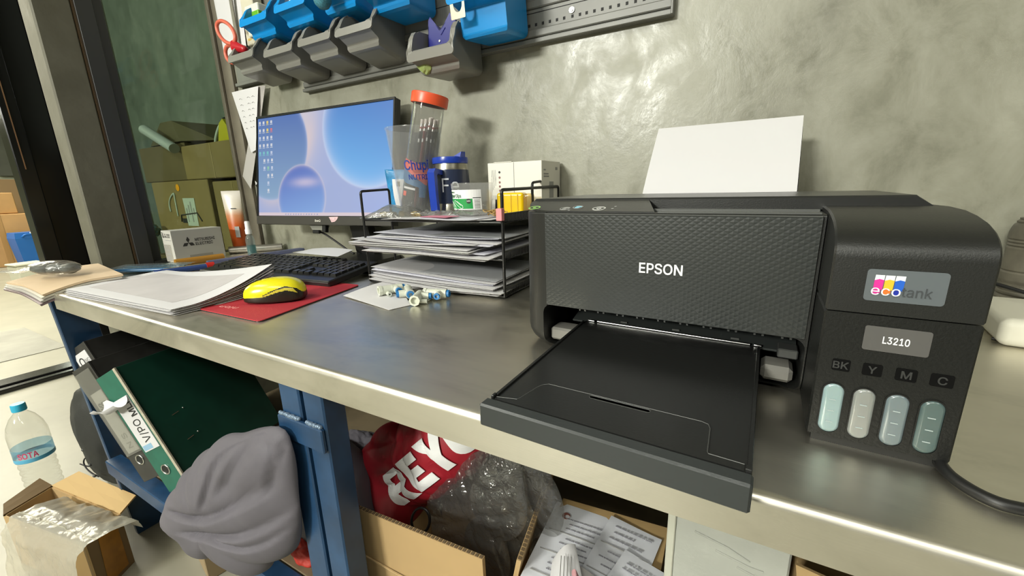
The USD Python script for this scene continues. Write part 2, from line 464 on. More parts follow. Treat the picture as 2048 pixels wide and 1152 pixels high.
obj("leg", tf(leg(-1.740, -1.722, -0.615, -0.548, -0.085, 0.05), B), BLUE, bench)
obj("leg", tf(leg(-0.872, -0.831, -0.612, -0.580), B), BLUE, bench)
obj("leg", tf(leg(-0.823, -0.785, -0.612, -0.580), B), BLUE, bench)
obj("leg", tf(leg(1.30, 1.34, -0.612, -0.566), B), BLUE, bench)
obj("leg", tf(leg(-1.86, -1.82, -0.06, -0.02), B), BLUE, bench)
obj("leg", tf(leg(-0.84, -0.80, -0.06, -0.02), B), BLUE, bench)
obj("leg", tf(leg(1.30, 1.34, -0.06, -0.02), B), BLUE, bench)
obj("joint_plate", tf(box(-0.876, -0.787, -0.618, -0.6121, -0.119, -0.086, 0.0015), B), BLUE, bench)
rng = np.random.default_rng(3)
bead = []
for k in range(26):
    X = -0.873 + 0.0032 * k
    if abs(X + 0.827) > 0.006:
        s = trimesh.creation.icosphere(1, 0.0026 + 0.001 * rng.random())
        bead.append(tf(s, TR(X, -0.6145 + 0.001 * rng.random(), -0.0855 + 0.0015 * rng.random())))
obj("weld_bead", tf(cat(bead), B), WELD, bench, True, kind="stuff")
obj("shelf_beam", tf(cat(box(-1.745, -0.872, -0.600, -0.566, -0.50, -0.462, 0.002), box(-0.785, 1.30, -0.600, -0.566, -0.50, -0.462, 0.002)), B), BLUE, bench)
obj("shelf_beam", tf(cat(box(-1.80, -0.84, -0.06, -0.03, -0.50, -0.462, 0.002), box(-0.80, 1.30, -0.06, -0.03, -0.50, -0.462, 0.002)), B), BLUE, bench)
obj("cross_beam", tf(box(-1.70, 1.30, -0.10, -0.07, -0.06, -0.025, 0.002), B), mat("beam_tan", (0.20, 0.18, 0.12), 0.6), bench)
obj("shelf_board", tf(box(-1.72, 1.9, -0.564, -0.065, -0.474, -0.46), B), DECK, bench)

# ------------------------------------------------------------------ the printer
PX, PY, PYAW = -0.2245, -0.5386, -2.579
printer = thing("printer", "black ink tank printer with its paper tray pulled out, on the steel bench", "printer", (PX, PY, 0), PYAW)


def corner_body(x0, x1, y0, y1, z0, z1, r, rb, rt):
    pts = []
    for t in np.linspace(0, math.pi / 2, 6):
        for z, i in ((z0 + rb * (1 - math.sin(t)), rb * (1 - math.cos(t))), (z1 - rt * (1 - math.sin(t)), rt * (1 - math.cos(t)))):
            R = r - i
            for a in np.linspace(math.pi, 1.5 * math.pi, 12):
                pts.append((x0 + i + R + R * math.cos(a), y0 + i + R + R * math.sin(a), z))
            pts += [(x1, y0 + i, z), (x1, y1 - i * 0.3, z), (x0 + i, y1 - i * 0.3, z)]
    return hull(pts)


body = corner_body(-0.378, -0.0806, 0.062, 0.33, 0.004, 0.1675, 0.05, 0.022, 0.002)
cav = prism(rrect(-0.3395, -0.0817, 0.0045, 0.0600, 0.011), 0.19, "y", -0.02)
slotc = prism([(-0.2175, 0.0), (-0.24, 0.120), (-0.0817, 0.120), (-0.0817, 0.0)], 0.02, "z", 0.1635)
gap = box(-0.3345, -0.3333, 0.0, 0.068, 0.055, 0.2)
obj("body", minus(body, cav, gap), BLACKP, printer, 30)
PATT = usdkit.material(stage, "/World/Looks/panel_pattern", {
    "c": ("texture_coordinate", {}), "m1": ("mapping", {"rotation": (0, 0.62, 0)}), "m2": ("mapping", {"rotation": (0, -0.62, 0)}),
    "w1": ("wave_texture", {"scale": 72.0, "profile": "tri", "bands_direction": "z"}), "w2": ("wave_texture", {"scale": 72.0, "profile": "tri", "bands_direction": "z"}),
    "mx": ("math", {"math_type": "minimum"}), "b": ("bump", {"strength": 0.11, "distance": 0.0025}), "p": ("principled_bsdf", {"base_color": (0.024, 0.027, 0.0258), "roughness": 0.38})},
    [("c.object", "m1.vector"), ("c.object", "m2.vector"), ("m1.vector", "w1.vector"), ("m2.vector", "w2.vector"), ("w1.fac", "mx.value1"), ("w2.fac", "mx.value2"), ("mx.value", "b.height"), ("b.normal", "p.normal")], "p.BSDF")
v = [(x, y, z) for x in (-0.3332, -0.0835) for y, z in ((0.0572, 0.166), (0.0565, 0.1652), (0.0598, 0.0608), (0.0605, 0.0602), (0.070, 0.0602), (0.070, 0.1665), (0.0582, 0.1668))]
panel = obj("front_panel", hull(v), PATT, printer)
edge = obj("panel_edge", tube([(-0.333, 0.0568, 0.1662), (-0.0838, 0.0568, 0.1662)], 0.00055, 6), GREYP, panel)
n = np.array([0, -0.1056, 0.006])
obj("lettering", text("EPSON", 0.0100, (-0.2275, 0.0588, 0.1085), (1, 0, 0), (0, -0.0033, 0.1047), 0.0006, True, width=0.0415), WHITEINK, panel)
strip = Polygon([(-0.3755, 0.118), (-0.3755, 0.112)] + [(-0.3275 + 0.048 * math.cos(a), 0.112 + 0.048 * math.sin(a)) for a in np.linspace(math.pi, 1.5 * math.pi, 12)] + [(-0.2165, 0.0635), (-0.236, 0.118)])


def on_strip(m):
    v = m.vertices.copy()
    m = m.copy()
    v[:, 2] += 0.1672 + 0.2 * (v[:, 1] - 0.062)
    m.vertices = v
    return m


cp = obj("control_panel", on_strip(prism(strip, 0.0025, "z", -0.001)), BLACKG, printer)
GREENRING = mat("button_green", (0.34, 0.66, 0.18), 0.5)
CYANINK = mat("button_cyan", (0.25, 0.62, 0.80), 0.5)
for k, (x, y, m) in enumerate(((-0.357, 0.077, GREENRING), (-0.3165, 0.074, GREYINK), (-0.3035, 0.080, GREYINK), (-0.277, 0.0745, mat("button_pale", (0.6, 0.6, 0.58), 0.5)))):
    R = 0.0072 if k in (0, 3) else 0.0060
    ring = Point(x, y).buffer(R, quad_segs=10).difference(Point(x, y).buffer(R - 0.0013, quad_segs=10))
    if k == 0:
        icon = Point(x, y).buffer(0.002).difference(Point(x, y).buffer(0.0013))
    elif k == 3:
        icon = Point(x, y).buffer(0.0028).difference(Point(x, y).buffer(0.0017))
    else:
        icon = Polygon([(x - 0.003, y - 0.003), (x + 0.002, y - 0.003), (x + 0.003, y), (x + 0.0045, y + 0.001), (x + 0.003, y + 0.003), (x - 0.002, y + 0.003)])
    b = obj("button", on_strip(prism(ring, 0.0003, "z", 0.0015)), m, cp)
    obj("icon", on_strip(prism(icon, 0.0003, "z", 0.0015)), CYANINK if k == 2 else m, b)
for pm in (rrect(-0.3105, -0.3075, 0.0668, 0.0688, 0.0004), Point(-0.262, 0.074).buffer(0.0014), Point(-0.2615, 0.083).buffer(0.0014)):
    obj("print_mark", on_strip(prism(pm, 0.0003, "z", 0.0015)), GREYINK, cp)
obj("slot_rail", cat(box(-0.214, -0.0837, 0.064, 0.072, 0.1672, 0.1690, 0.0004), box(-0.222, -0.0837, 0.084, 0.088, 0.1672, 0.1705, 0.0004)), GREYP, printer)
lid = hull([(x, y, z) for x0, x1, y0, z in ((-0.3745, -0.006, 0.1125, 0.1688), (-0.3755, -0.005, 0.1125, 0.1705), (-0.3755, -0.005, 0.1125, 0.1790), (-0.374, -0.0065, 0.114, 0.1808)) for x in (x0, x1 - (0.012 if z > 0.1735 else 0.0)) for y in (y0, 0.285)]
           + [(-0.33, 0.312, 0.1805), (-0.06, 0.312, 0.1800), (-0.33, 0.314, 0.172), (-0.06, 0.314, 0.172)])
obj("scanner_lid", lid, BLACKG, printer)
prof = [(0, 0.143), (0.0012, 0.1485), (0.004, 0.1533), (0.009, 0.1577), (0.016, 0.1615), (0.028, 0.1655), (0.046, 0.1688), (0.068, 0.1712), (0.100, 0.1722), (0.33, 0.1690)]


def chamfer_extrude(poly, x0, x1, c):
    p, q = np.array(poly), np.array(Polygon(poly).buffer(-c, join_style=2).exterior.coords[:-1])
    return hull([(x, y, z) for x in (x0 + c, x1 - c) for y, z in p] + [(x, y, z) for x in (x0, x1) for y, z in q])


obj("tank_cover", chamfer_extrude([(0, 0.1051)] + prof + [(0.33, 0.1051)], -0.080, 0.0, 0.0013), BLACKP, printer, 24)
tank = obj("tank_front", chamfer_extrude([(0, 0.0065), (0, 0.1043), (0.33, 0.1043), (0.33, 0.0065)], -0.080, 0.0, 0.0013), TANKM, printer)
for a in ((-0.076, -0.004, 0.003, 0.02, 0.0, 0.0066), (-0.076, -0.01, 0.25, 0.29, 0.0, 0.0066), (-0.345, -0.33, 0.205, 0.215, 0.0, 0.005), (-0.35, -0.32, 0.25, 0.29, 0.0, 0.005)):
    obj("foot", box(*a), DARKIN, printer)
LBLG = mat("label_grey", (0.10, 0.115, 0.125), 0.45)
LBLB = mat("label_brown", (0.085, 0.082, 0.078), 0.5)
badge = obj("badge", prism(rrect(-0.0605, -0.0205, 0.1145, 0.1362, 0.0022), 0.0006, "y", -0.0006), LBLG, printer, label="blue grey sticker with a three colour ink tank emblem")
for k, c in enumerate(((0.72, 0.02, 0.28), (0.95, 0.45, 0.02), (0.01, 0.10, 0.52))):
    x = -0.0563 + 0.0052 * k
    q = obj("ink_square", cat(prism([(x, 0.1225), (x + 0.0046, 0.1225), (x + 0.0049, 0.1292), (x + 0.0025, 0.1298), (x + 0.0001, 0.1288)], 0.0003, "y", -0.0009)), mat("ink_" + "abc"[k], c, 0.5), badge)
    obj("ink_square_top", prism([(x + 0.0001, 0.1288), (x + 0.0025, 0.1298), (x + 0.0049, 0.1292), (x + 0.005, 0.1325), (x + 0.0003, 0.1325)], 0.00025, "y", -0.00085), mat("pale_top", (0.75, 0.76, 0.78), 0.5), badge)
for k, c in enumerate(((0.55, 0.02, 0.25), (0.85, 0.16, 0.02), (0.005, 0.02, 0.30))):
    obj("ink_dot", prism(Point(-0.0545 + 0.0052 * k, 0.1213).buffer(0.0021), 0.00035, "y", -0.0010), mat("ink_dot_" + "abc"[k], c, 0.5), badge)
obj("lettering", text("eco", 0.0064, (-0.0572, -0.0011, 0.1190), (1, 0, 0), (0, 0, 1), 0.0003, width=0.0150), WHITEINK, badge)
obj("lettering", text("tank", 0.0064, (-0.0417, -0.0008, 0.1190), (1, 0, 0), (0, 0, 1), 0.0003, width=0.0148), mat("dim_print", (0.045, 0.05, 0.055), 0.5), badge)
plate = obj("model_plate", prism(rrect(-0.0563, -0.0222, 0.0792, 0.0968, 0.0016), 0.0005, "y", -0.0005), LBLB, printer, label="grey brown sticker with the model number")
obj("lettering", text("L3210", 0.0048, (-0.0462, -0.0006, 0.0853), (1, 0, 0), (0, 0, 1), 0.0003, True, width=0.0138), WHITEINK, plate)
TAG = mat("tank_tag", (0.0025, 0.0025, 0.0025), 0.75, spec=0.1)
TAGL = mat("tank_tag_letter", (0.022, 0.023, 0.022), 0.6)
for k, (x, s, c) in enumerate(((-0.0675, "BK", (0.29, 0.365, 0.365)), (-0.0500, "Y", (0.255, 0.245, 0.23)), (-0.0322, "M", (0.165, 0.19, 0.20)), (-0.0145, "C", (0.085, 0.118, 0.115)))):
    t = obj("ink_tag", prism(rrect(x - 0.0052 - 0.0003 * k + 0.0018, x + 0.0052 + 0.0018, 0.0603, 0.0692, 0.0012), 0.0004, "y", -0.0004), TAG, printer)
    obj("lettering", text(s, 0.0052, (x + 0.0015, -0.0005, 0.0622), (1, 0, 0), (0, 0, 1), 0.0002, True, "c"), TAGL, t)
    w = LineString([(x + 0.0002, 0.0165), (x + 0.0002, 0.0437)])
    p = 0.0062
    rim = obj("window_rim", prism(w.buffer(p + 0.0008, quad_segs=10).difference(w.buffer(p, quad_segs=10)), 0.0010, "y", -0.0009), TANKM, printer)
    g = []
    for s_, yy in ((p, -0.0002), (p - 0.0008, -0.0012), (p - 0.0020, -0.0019)):
        g += [(q[0], yy, q[1]) for q in w.buffer(s_, quad_segs=8).exterior.coords]
    win_m = mat("ink_window_%d" % k, c, 0.22, sss=(0.2, 0.004), coat=(0.5, 0.15))
    iw = obj("ink_window", hull(g), win_m, printer, 50)
    obj("level_mark", cat([box(x - 0.0018, x + 0.0022, -0.0024, -0.0018, z, z + 0.0006) for z in (0.0195, 0.0285, 0.0375)]), mat("mark_pale", (0.36, 0.42, 0.42), 0.5), iw)
# the output tray
zt = lambda y: 0.0225 + (y + 0.105) * 0.0352


def on_tray(m):
    v = m.vertices.copy()
    m = m.copy()
    v[:, 2] += zt(v[:, 1])
    m.vertices = v
    return m


tray = obj("output_tray", on_tray(cat(prism(sbox(-0.3035, -0.102, -0.1165, 0.109), 0.006, "z", -0.006), box(-0.3058, -0.3028, -0.094, 0.105, -0.008, 0.0018, 0.0004), box(-0.1172, -0.1142, -0.100, 0.105, -0.008, 0.0016, 0.0004))), mat("tray_black", (0.013, 0.0135, 0.013), 0.30, bump=(600, 0.05)), printer)
obj("tray_bar", cat(box(-0.3095, -0.1132, -0.1128, -0.100, 0.0035, 0.0238, 0.0016)), mat("bar_grey", (0.032, 0.0365, 0.037), 0.33, bump=(500, 0.06)), tray)
flap = Polygon([(-0.3025, -0.0995), (-0.3025, -0.0962), (-0.2850, -0.0918), (-0.2838, -0.089), (-0.2790, -0.0655), (-0.2765, -0.0600), (-0.2725, -0.0570), (-0.148, -0.0565), (-0.1432, -0.0582), (-0.1415, -0.063), (-0.1400, -0.0905), (-0.1393, -0.0925), (-0.1185, -0.0930), (-0.1185, -0.0995)])
slot = LineString([(-0.231, -0.0605), (-0.186, -0.0605)]).buffer(0.0022)
obj("tray_flap", on_tray(prism(flap.difference(slot), 0.0009, "z", 0.0)), mat("tray_black", ()), tray)
obj("flap_edge", on_tray(tube([(x, y, 0.0009) for x, y in list(flap.exterior.coords)[1:-2]], 0.00035, 5)), GREYP, tray)
obj("finger_slot", on_tray(prism(slot, 0.0003, "z", 0.0)), mat("slot_pit", (0.001, 0.001, 0.001), 0.9, spec=0.0), tray)
obj("slot_edge", on_tray(tube([(x, y, 0.0009) for x, y in list(slot.exterior.coords)[:-1]], 0.0003, 5, True)), GREYP, tray)
obj("tray_guide", box(-0.3058, -0.3032, -0.100, -0.094, 0.022, 0.0262, 0.0005), mat("tray_black", ()), tray)
obj("tray_guide", box(-0.1180, -0.1142, -0.101, -0.096, 0.022, 0.0262, 0.0005), mat("tray_black", ()), tray)
# inside the mouth
obj("paper_guide", hull([(x, y, z) for x in (-0.322, -0.0835) for y, z in ((0.112, 0.0268), (0.112, 0.0288), (0.160, 0.0425), (0.160, 0.030))]), GUIDE, printer)
obj("guide_rod", cat(cyl((-0.288, 0.1095, 0.0312), (-0.1235, 0.1095, 0.0312), 0.0013, 10), cyl((-0.300, 0.1095, 0.0312), (-0.292, 0.1095, 0.0312), 0.0013, 10), cyl((-0.120, 0.1095, 0.0312), (-0.1135, 0.1095, 0.0312), 0.0013, 10)), STEELROD, printer, True)
for k in range(10):
    x = -0.306 + 0.0236 * k
    obj("roller_rib", cat(box(x - 0.0045, x - 0.0025, 0.104, 0.128, 0.044, 0.0590), box(x + 0.0025, x + 0.0045, 0.104, 0.128, 0.044, 0.0590), box(x + 0.0115, x + 0.0128, 0.112, 0.128, 0.046, 0.0590)), GREYP, printer)
    obj("roller", cyl((x - 0.0022, 0.116, 0.051), (x + 0.0022, 0.116, 0.051), 0.0055, 14), DARKIN, printer, True)
for k in range(3):
    obj("star_mark", box(-0.262 + 0.06 * k, -0.254 + 0.06 * k, 0.1185, 0.1205, 0.031, 0.0326), GREYP, printer)
BR = mat("bracket_grey", (0.16, 0.155, 0.14), 0.45)
obj("tray_bracket", cat(box(-0.3375, -0.3035, 0.078, 0.105, 0.0105, 0.0262, 0.0025), box(-0.322, -0.306, 0.082, 0.105, 0.0045, 0.011, 0.001)), BR, printer)
obj("tray_bracket", cat(box(-0.1125, -0.0865, 0.076, 0.105, 0.0095, 0.0245, 0.0035)), BR, printer)
obj("tray_bracket", box(-0.100, -0.0835, 0.092, 0.112, 0.0285, 0.0375, 0.001), mat("bracket_dark", (0.06, 0.062, 0.06), 0.4), printer)
obj("rear_feed", hull([(x, y, z) for x in (-0.315, -0.075) for y, z in ((0.3142, 0.120), (0.3142, 0.160), (0.358, 0.160), (0.358, 0.120))]), BLACKP, printer)
sup = [(x, y, z) for x in (-0.275, -0.0885) for y, z in ((0.340, 0.160), (0.346, 0.160), (0.452, 0.272), (0.446, 0.274))]
obj("paper_support", hull(sup), mat("support_plum", (0.05, 0.04, 0.05), 0.4), printer)


def ploc(x, y, z):
    a = math.radians(PYAW)
    return (PX + x * math.cos(a) - y * math.sin(a), PY + x * math.sin(a) + y * math.cos(a), z)


t = thing("sheet_of_paper", "blank white sheet standing in the rear feeder of the black printer", "paper", ploc(-0.195, 0.330, 0.1605), PYAW)
obj("sheet", tf(shell(quad_grid((-0.105, 0, 0), (0.105, 0, 0), (0.105, 0.106, 0.1285), (-0.105, 0.106, 0.1285), 12, 12, lambda u, v: np.stack([0 * u, -0.003 * np.sin(np.pi * v), 0 * u], -1)), 0.0006), TR()), PAPER, t, True)
CABLE = mat("black_rubber", (0.008, 0.008, 0.008), 0.45)
obj("power_cable", tube(spline([ploc(0.012, 0.30, 0.06), ploc(0.022, 0.24, 0.012), ploc(0.013, 0.10, 0.0045), (-0.227, -0.525, 0.0045), (-0.2245, -0.557, 0.0045), (-0.214, -0.5685, 0.0045), (-0.198, -0.5690, 0.0045), (-0.150, -0.555, 0.0045), (-0.05, -0.50, 0.0045), (0.1, -0.40, 0.0045)], 10), 0.0038, 10), CABLE, None, True, "thick black power cable curving over the bench past the printer's right corner", "cable")

# ------------------------------------------------------------------ the monitor
MX, MY, MZ, MYAW, MTILT = -1.422, -0.122, 0.106, 4.0, 9.6
BLK = mat("monitor_black", (0.012, 0.012, 0.012), 0.35, bump=(500, 0.04))
mon = thing("monitor", "flat black framed monitor showing blue wallpaper circles, left of the wire tray", "monitor", (MX, MY, 0), MYAW)
tilt = TR(0, 0, MZ, -MTILT, 0, 0)
W2, HH = 0.27, 0.325
obj("housing", tf(box(-W2, W2, 0.004, 0.024, 0, HH, 0.002), tilt), BLK, mon)
obj("back_shell", tf(hull([(x, 0.0245, z) for x in (-0.24, 0.24) for z in (0.015, 0.30)] + [(x, 0.05, z) for x in (-0.17, 0.17) for z in (0.04, 0.22)]), tilt), BLK, mon)
BZ = mat("bezel_black", (0.010, 0.010, 0.010), 0.3)
obj("bezel", tf(prism(sbox(-W2, 0, W2, HH).difference(sbox(-W2 + 0.0045, 0.0255, W2 - 0.0045, HH - 0.006)), 0.0048, "y", 0.0), tilt), BZ, mon)
obj("chin", tf(box(-W2, W2, -0.0018, 0.003, 0.0, 0.0245, 0.001), tilt), mat("chin_grey", (0.045, 0.042, 0.036), 0.35, bump=(300, 0.05)), mon)


def screen_colour(u, w):
    """the desktop wallpaper: u to the right and w up, both from 0 to 1"""
    A = 16 / 9
    x, y = u * A, w
    mix = lambda a, b, t: a + (np.array(b) - a) * np.clip(t, 0, 1)[..., None]
    c = np.broadcast_to(np.array([0.42, 0.50, 0.80]), u.shape + (3,)).copy()
    c = mix(c, [0.72, 0.66, 0.74], np.exp(-((x - 0.62) / 0.25) ** 2) * np.clip((y - 0.3) * 2.2, 0, 1))
    c = mix(c, [0.85, 0.68, 0.66], np.exp(-(((x - 0.66) + (y - 0.62) * -0.35) / 0.10) ** 2) * np.exp(-((y - 0.62) / 0.25) ** 2))
    c = mix(c, [0.86, 0.70, 0.64], 0.8 * np.exp(-((x - 0.22) / 0.2) ** 2 - ((y - 0.27) / 0.16) ** 2))
    c = mix(c, [0.40, 0.50, 0.86], np.clip((x - 1.25) * 2.0, 0, 1) * np.clip((0.35 - y) * 4, 0, 1))

    def disc(cx, cy, r, c0, c1, d, rimc, rw):
        nonlocal c
        dist = np.hypot(x - cx, y - cy)
        inside = 1 / (1 + np.exp((dist - r) / 0.004))
        t = np.clip(((x - cx) * d[0] + (y - cy) * d[1]) / r * 0.5 + 0.5, 0, 1)
        body = np.array(c0) + (np.array(c1) - np.array(c0)) * t[..., None]
        rim = np.exp(-(np.clip(r - dist, 0, 9) / rw) ** 1.0)
        body = body + (np.array(rimc) - body) * (rim * 0.85)[..., None]
        c = c + (body - c) * inside[..., None]

    disc(0.20, 0.69, 0.53, (0.30, 0.46, 0.66), (0.07, 0.15, 0.50), (0.1, 1.0), (0.46, 0.56, 0.85), 0.016)
    disc(0.64, 0.17, 0.335, (0.30, 0.52, 0.92), (0.13, 0.20, 0.60), (-0.2, 1.0), (0.80, 0.72, 0.78), 0.014)
    c = mix(c, [0.70, 0.62, 0.80], 0.8 * np.exp(-((x - 0.70) / 0.18) ** 2 - ((y - 0.33) / 0.045) ** 2))
    disc(1.52, 0.84, 0.59, (0.20, 0.55, 1.0), (0.02, 0.08, 0.48), (0.25, 0.97), (0.72, 0.78, 0.98), 0.05)
    c = mix(c, [0.80, 0.68, 0.74], (w < 0.030) * 1.0)
    dot = (w < 0.022) & (w > 0.008) & (u > 0.22) & (u < 0.5) & ((u * 48) % 1.0 < 0.45)
    c = mix(c, [0.40, 0.42, 0.62], dot * 1.0)
    return c


nu, nv = 300, 170
uu, ww = np.meshgrid(np.linspace(0, 1, nu), np.linspace(0, 1, nv), indexing="ij")
sx, sz = -W2 + 0.005 + uu * (2 * W2 - 0.010), 0.026 + ww * (HH - 0.0325)
P = np.stack([sx, 0 * sx + 0.0025, sz], -1)
idx = np.arange(nu * nv).reshape(nu, nv)
a, b, c_, d_ = idx[:-1, :-1].ravel(), idx[1:, :-1].ravel(), idx[1:, 1:].ravel(), idx[:-1, 1:].ravel()
sm = trimesh.Trimesh(P.reshape(-1, 3), np.vstack([np.stack([a, b, c_], 1), np.stack([a, c_, d_], 1)]), process=False)
SCREEN = usdkit.material(stage, "/World/Looks/screen_glow", {"a": ("attribute", {"attribute": "glow"}), "e": ("emission", {"strength": 0.60}), "g": ("glossy_bsdf", {"color": (0.05, 0.05, 0.05), "roughness": 0.3}), "s": ("add_closure", {})},
                         [("a.color", "e.color"), ("e.emission", "s.closure1"), ("g.BSDF", "s.closure2")], "s.closure")
scr = obj("screen", tf(sm, tilt), SCREEN, mon)
UsdGeom.PrimvarsAPI(scr).CreatePrimvar("glow", Sdf.ValueTypeNames.Color3fArray, "vertex").Set(Vt.Vec3fArray.FromNumpy(screen_colour(uu, ww).reshape(-1, 3).astype(np.float32)))
ICONC = [(0.75, 0.78, 0.85), (0.90, 0.70, 0.25), (0.75, 0.25, 0.30), (0.25, 0.62, 0.68), (0.35, 0.68, 0.50), (0.62, 0.70, 0.88)]
ICON = [usdkit.material(stage, "/World/Looks/icon_%d" % i, {"e": ("emission", {"color": c, "strength": 0.6})}, [], "e.emission") for i, c in enumerate(ICONC)]
rng = np.random.default_rng(11)
for col, rows in enumerate((5, 7, 10, 8)):
    for row in range(rows):
        X, Z = -W2 + 0.0145 + col * 0.0175 + (0.002 if row > 4 else 0), HH - 0.020 - row * 0.0225
        k = {(2, 0): 1, (3, 1): 2, (2, 1): 1, (0, 4): 3, (1, 4): 3, (2, 4): 3, (2, 6): 4}.get((col, row), int(rng.choice([0, 0, 0, 5])))
        obj("desktop_icon", tf(prism(rrect(X - 0.004, X + 0.004, Z - 0.0038, Z + 0.0045, 0.001, 3).union(sbox(X - 0.0055, Z - 0.0075, X + 0.0055, Z - 0.0058)), 0.0004, "y", 0.0018), tilt), ICON[k], scr)
obj("lettering", tf(text("BenQ", 0.0062, (-0.012, -0.002, 0.0088), (1, 0, 0), (0, 0, 1), 0.0003, True, width=0.022), tilt), mat("badge_silver", (0.62, 0.60, 0.54), 0.35), mon)
obj("torn_sticker", tf(prism([(0.043, 0.0225), (0.079, 0.0235), (0.076, 0.017), (0.070, 0.012), (0.066, 0.0095), (0.054, 0.008), (0.049, 0.015)], 0.0004, "y", -0.0023), tilt), mat("sticker_pink", (0.62, 0.42, 0.44), 0.7, vary=(120, 0.35)), mon)
obj("stand_arm", hull([(x, y, z) for x in (0.045, 0.115) for y, z in ((0.052, 0.20), (0.082, 0.20), (0.087, 0.012), (0.110, 0.012))]), BLK, mon)
obj("stand_base", cat(prism(rrect(-0.01, 0.205, -0.045, 0.108, 0.02), 0.012, "z", 0.0)), BLK, mon, 30)
obj("connector_block", tf(hull([(x, y, z) for z, x0, x1 in ((0.0, -0.052, 0.016), (-0.014, -0.040, 0.004)) for x in (x0, x1) for y in (0.012, 0.026)]), tilt), mat("connector_grey", (0.20, 0.20, 0.17), 0.4), mon)
obj("connector_plug", tf(cat(box(0.004, 0.018, 0.008, 0.020, -0.020, 0.002, 0.001), box(-0.038, -0.012, 0.010, 0.020, -0.024, -0.014, 0.002)), tilt), BLK, mon, kind="stuff")
obj("monitor_cable", tf(tube(spline([(-0.025, -0.094, 0.082), (0.0, -0.082, 0.066), (0.04, -0.066, 0.034), (0.066, -0.058, 0.018)], 8), 0.0028, 8), TR(MX, MY, 0, 0, 0, 0) @ TR(0, 0.115, 0)), CABLE, None, True, "thin black cable hanging slantwise from under the monitor to its base", "cable")

# ------------------------------------------------------------------ keyboard, mouse, pad
KEYM = mat("key_black", (0.014, 0.014, 0.013), 0.3, bump=(300, 0.05))
kb = thing("keyboard", "black full size keyboard lying on the bench before the monitor", "keyboard", (-1.335, -0.288, 0.0062), 5.0, rx=6.0)
obj("case", box(-0.222, 0.222, -0.076, 0.076, 0.003, 0.017, 0.002), mat("keyboard_black", (0.014, 0.014, 0.014), 0.35), kb)
obj("trim_line", box(-0.221, 0.221, -0.0772, -0.0758, 0.012, 0.014), GREYP, kb)
for x in (-0.19, 0.19):
    obj("foot", box(x - 0.012, x + 0.012, 0.060, 0.070, -0.0118, 0.004, 0.001), KEYM, kb)
rows = [(0.062, 13, None), (0.038, 15, None), (0.019, 14, None), (0.0, 13, None), (-0.019, 12, None), (-0.038, 8, [1.2, 1.2, 1.2, 6.0, 1.2, 1.2, 1.2, 1.3])]


def keycap(x0, x1, y):
    return hull([(x, yy, z) for z, i in ((0.016, 0.0), (0.0225, 0.0022)) for x in (x0 + 0.0006 + i, x1 - 0.0006 - i) for yy in (y - 0.0086 + i, y + 0.0086 - i * 0.6)])


for y, n, ws in rows:
    ws = ws or [1.0] * n
    k = 0.282 / sum(ws)
    x = -0.214
    for w in ws:
        obj("key", keycap(x, x + w * k, y), KEYM, kb)
        x += w * k
for cx0, n, ys in ((0.076, 3, (0.062, 0.038, 0.019, -0.038)), (0.138, 4, (0.038, 0.019, 0.0, -0.019, -0.038))):
    for y in ys:
        for k in range(n):
            obj("key", keycap(cx0 + 0.0188 * k, cx0 + 0.0188 * (k + 1), y), KEYM, kb)
obj("key", keycap(0.0948, 0.1136, -0.019), KEYM, kb)
note = thing("paper_note", "small folded white paper note lying on the keyboard's far edge", "paper", (-1.325, -0.188, 0.0405), 0)
obj("sheet", shell(quad_grid((-0.085, -0.025, 0), (0.105, -0.040, 0.002), (0.085, 0.025, 0.008), (-0.095, 0.035, 0.002), 10, 8, lambda u, v: up(0.004 * np.sin(3.0 * u) * v)), 0.0006), PAPER, note, True)
obj("sheet", shell(quad_grid((-0.18, 0.028, -0.012), (-0.10, 0.012, -0.011), (-0.10, 0.042, -0.008), (-0.17, 0.050, -0.010), 5, 5), 0.0008), mat("card_dull", (0.34, 0.33, 0.27), 0.7), note, True)

pad = thing("mouse_pad", "red cloth mouse pad under the yellow mouse", "mouse pad", (-1.12, -0.44, 0), 0)
pp = Polygon([(-1.185, -0.552), (-1.010, -0.548), (-1.062, -0.305), (-1.225, -0.318)]).buffer(-0.008).buffer(0.008)
pp = affinity.translate(pp, 1.12, 0.44)
obj("cloth", prism(pp, 0.0012, "z", 0.0018), mat("pad_red", (0.43, 0.020, 0.032), 0.75, bump=(900, 0.15)), pad)
obj("rubber_base", prism(pp, 0.0018, "z", 0.0), CABLE, pad)
obj("lettering", text("nion", 0.0100, (-0.005, -0.076, 0.003), (-0.985, -0.16, 0), (0.16, -0.985, 0), 0.0002, width=0.042), mat("pad_print", (0.80, 0.36, 0.34), 0.7), pad)

mouse = thing("mouse", "yellow and black wireless mouse on the red pad", "computer mouse", (-1.108, -0.458, 0.003), 40)
nu, nv = 90, 120
th, ph = np.meshgrid(np.linspace(0, np.pi, nu), np.linspace(0, 2 * np.pi, nv), indexing="ij")
sgn = lambda v, p: np.sign(v) * np.abs(v) ** p
X = 0.052 * -np.cos(th)
prof_w = 0.0285 * np.sin(th) ** 0.55 * (1 + 0.10 * np.cos(th - 2.6)) 
Yv = prof_w * sgn(np.cos(ph), 0.8)
hgt = 0.0365 * np.sin(th) ** 0.62 * (1 - 0.10 * np.cos(th - 0.4))
Zv = np.where(np.sin(ph) > 0, hgt * np.abs(np.sin(ph)) ** 0.75, -0.008 * np.sin(th) ** 0.4 * np.abs(np.sin(ph)) ** 0.3) + 0.0085
Vm = np.stack([X, Yv, Zv], -1).reshape(-1, 3)
idx = np.arange(nu * nv).reshape(nu, nv)
a, b, c_, d_ = idx[:-1, :-1].ravel(), idx[1:, :-1].ravel(), idx[1:, 1:].ravel(), idx[:-1, 1:].ravel()
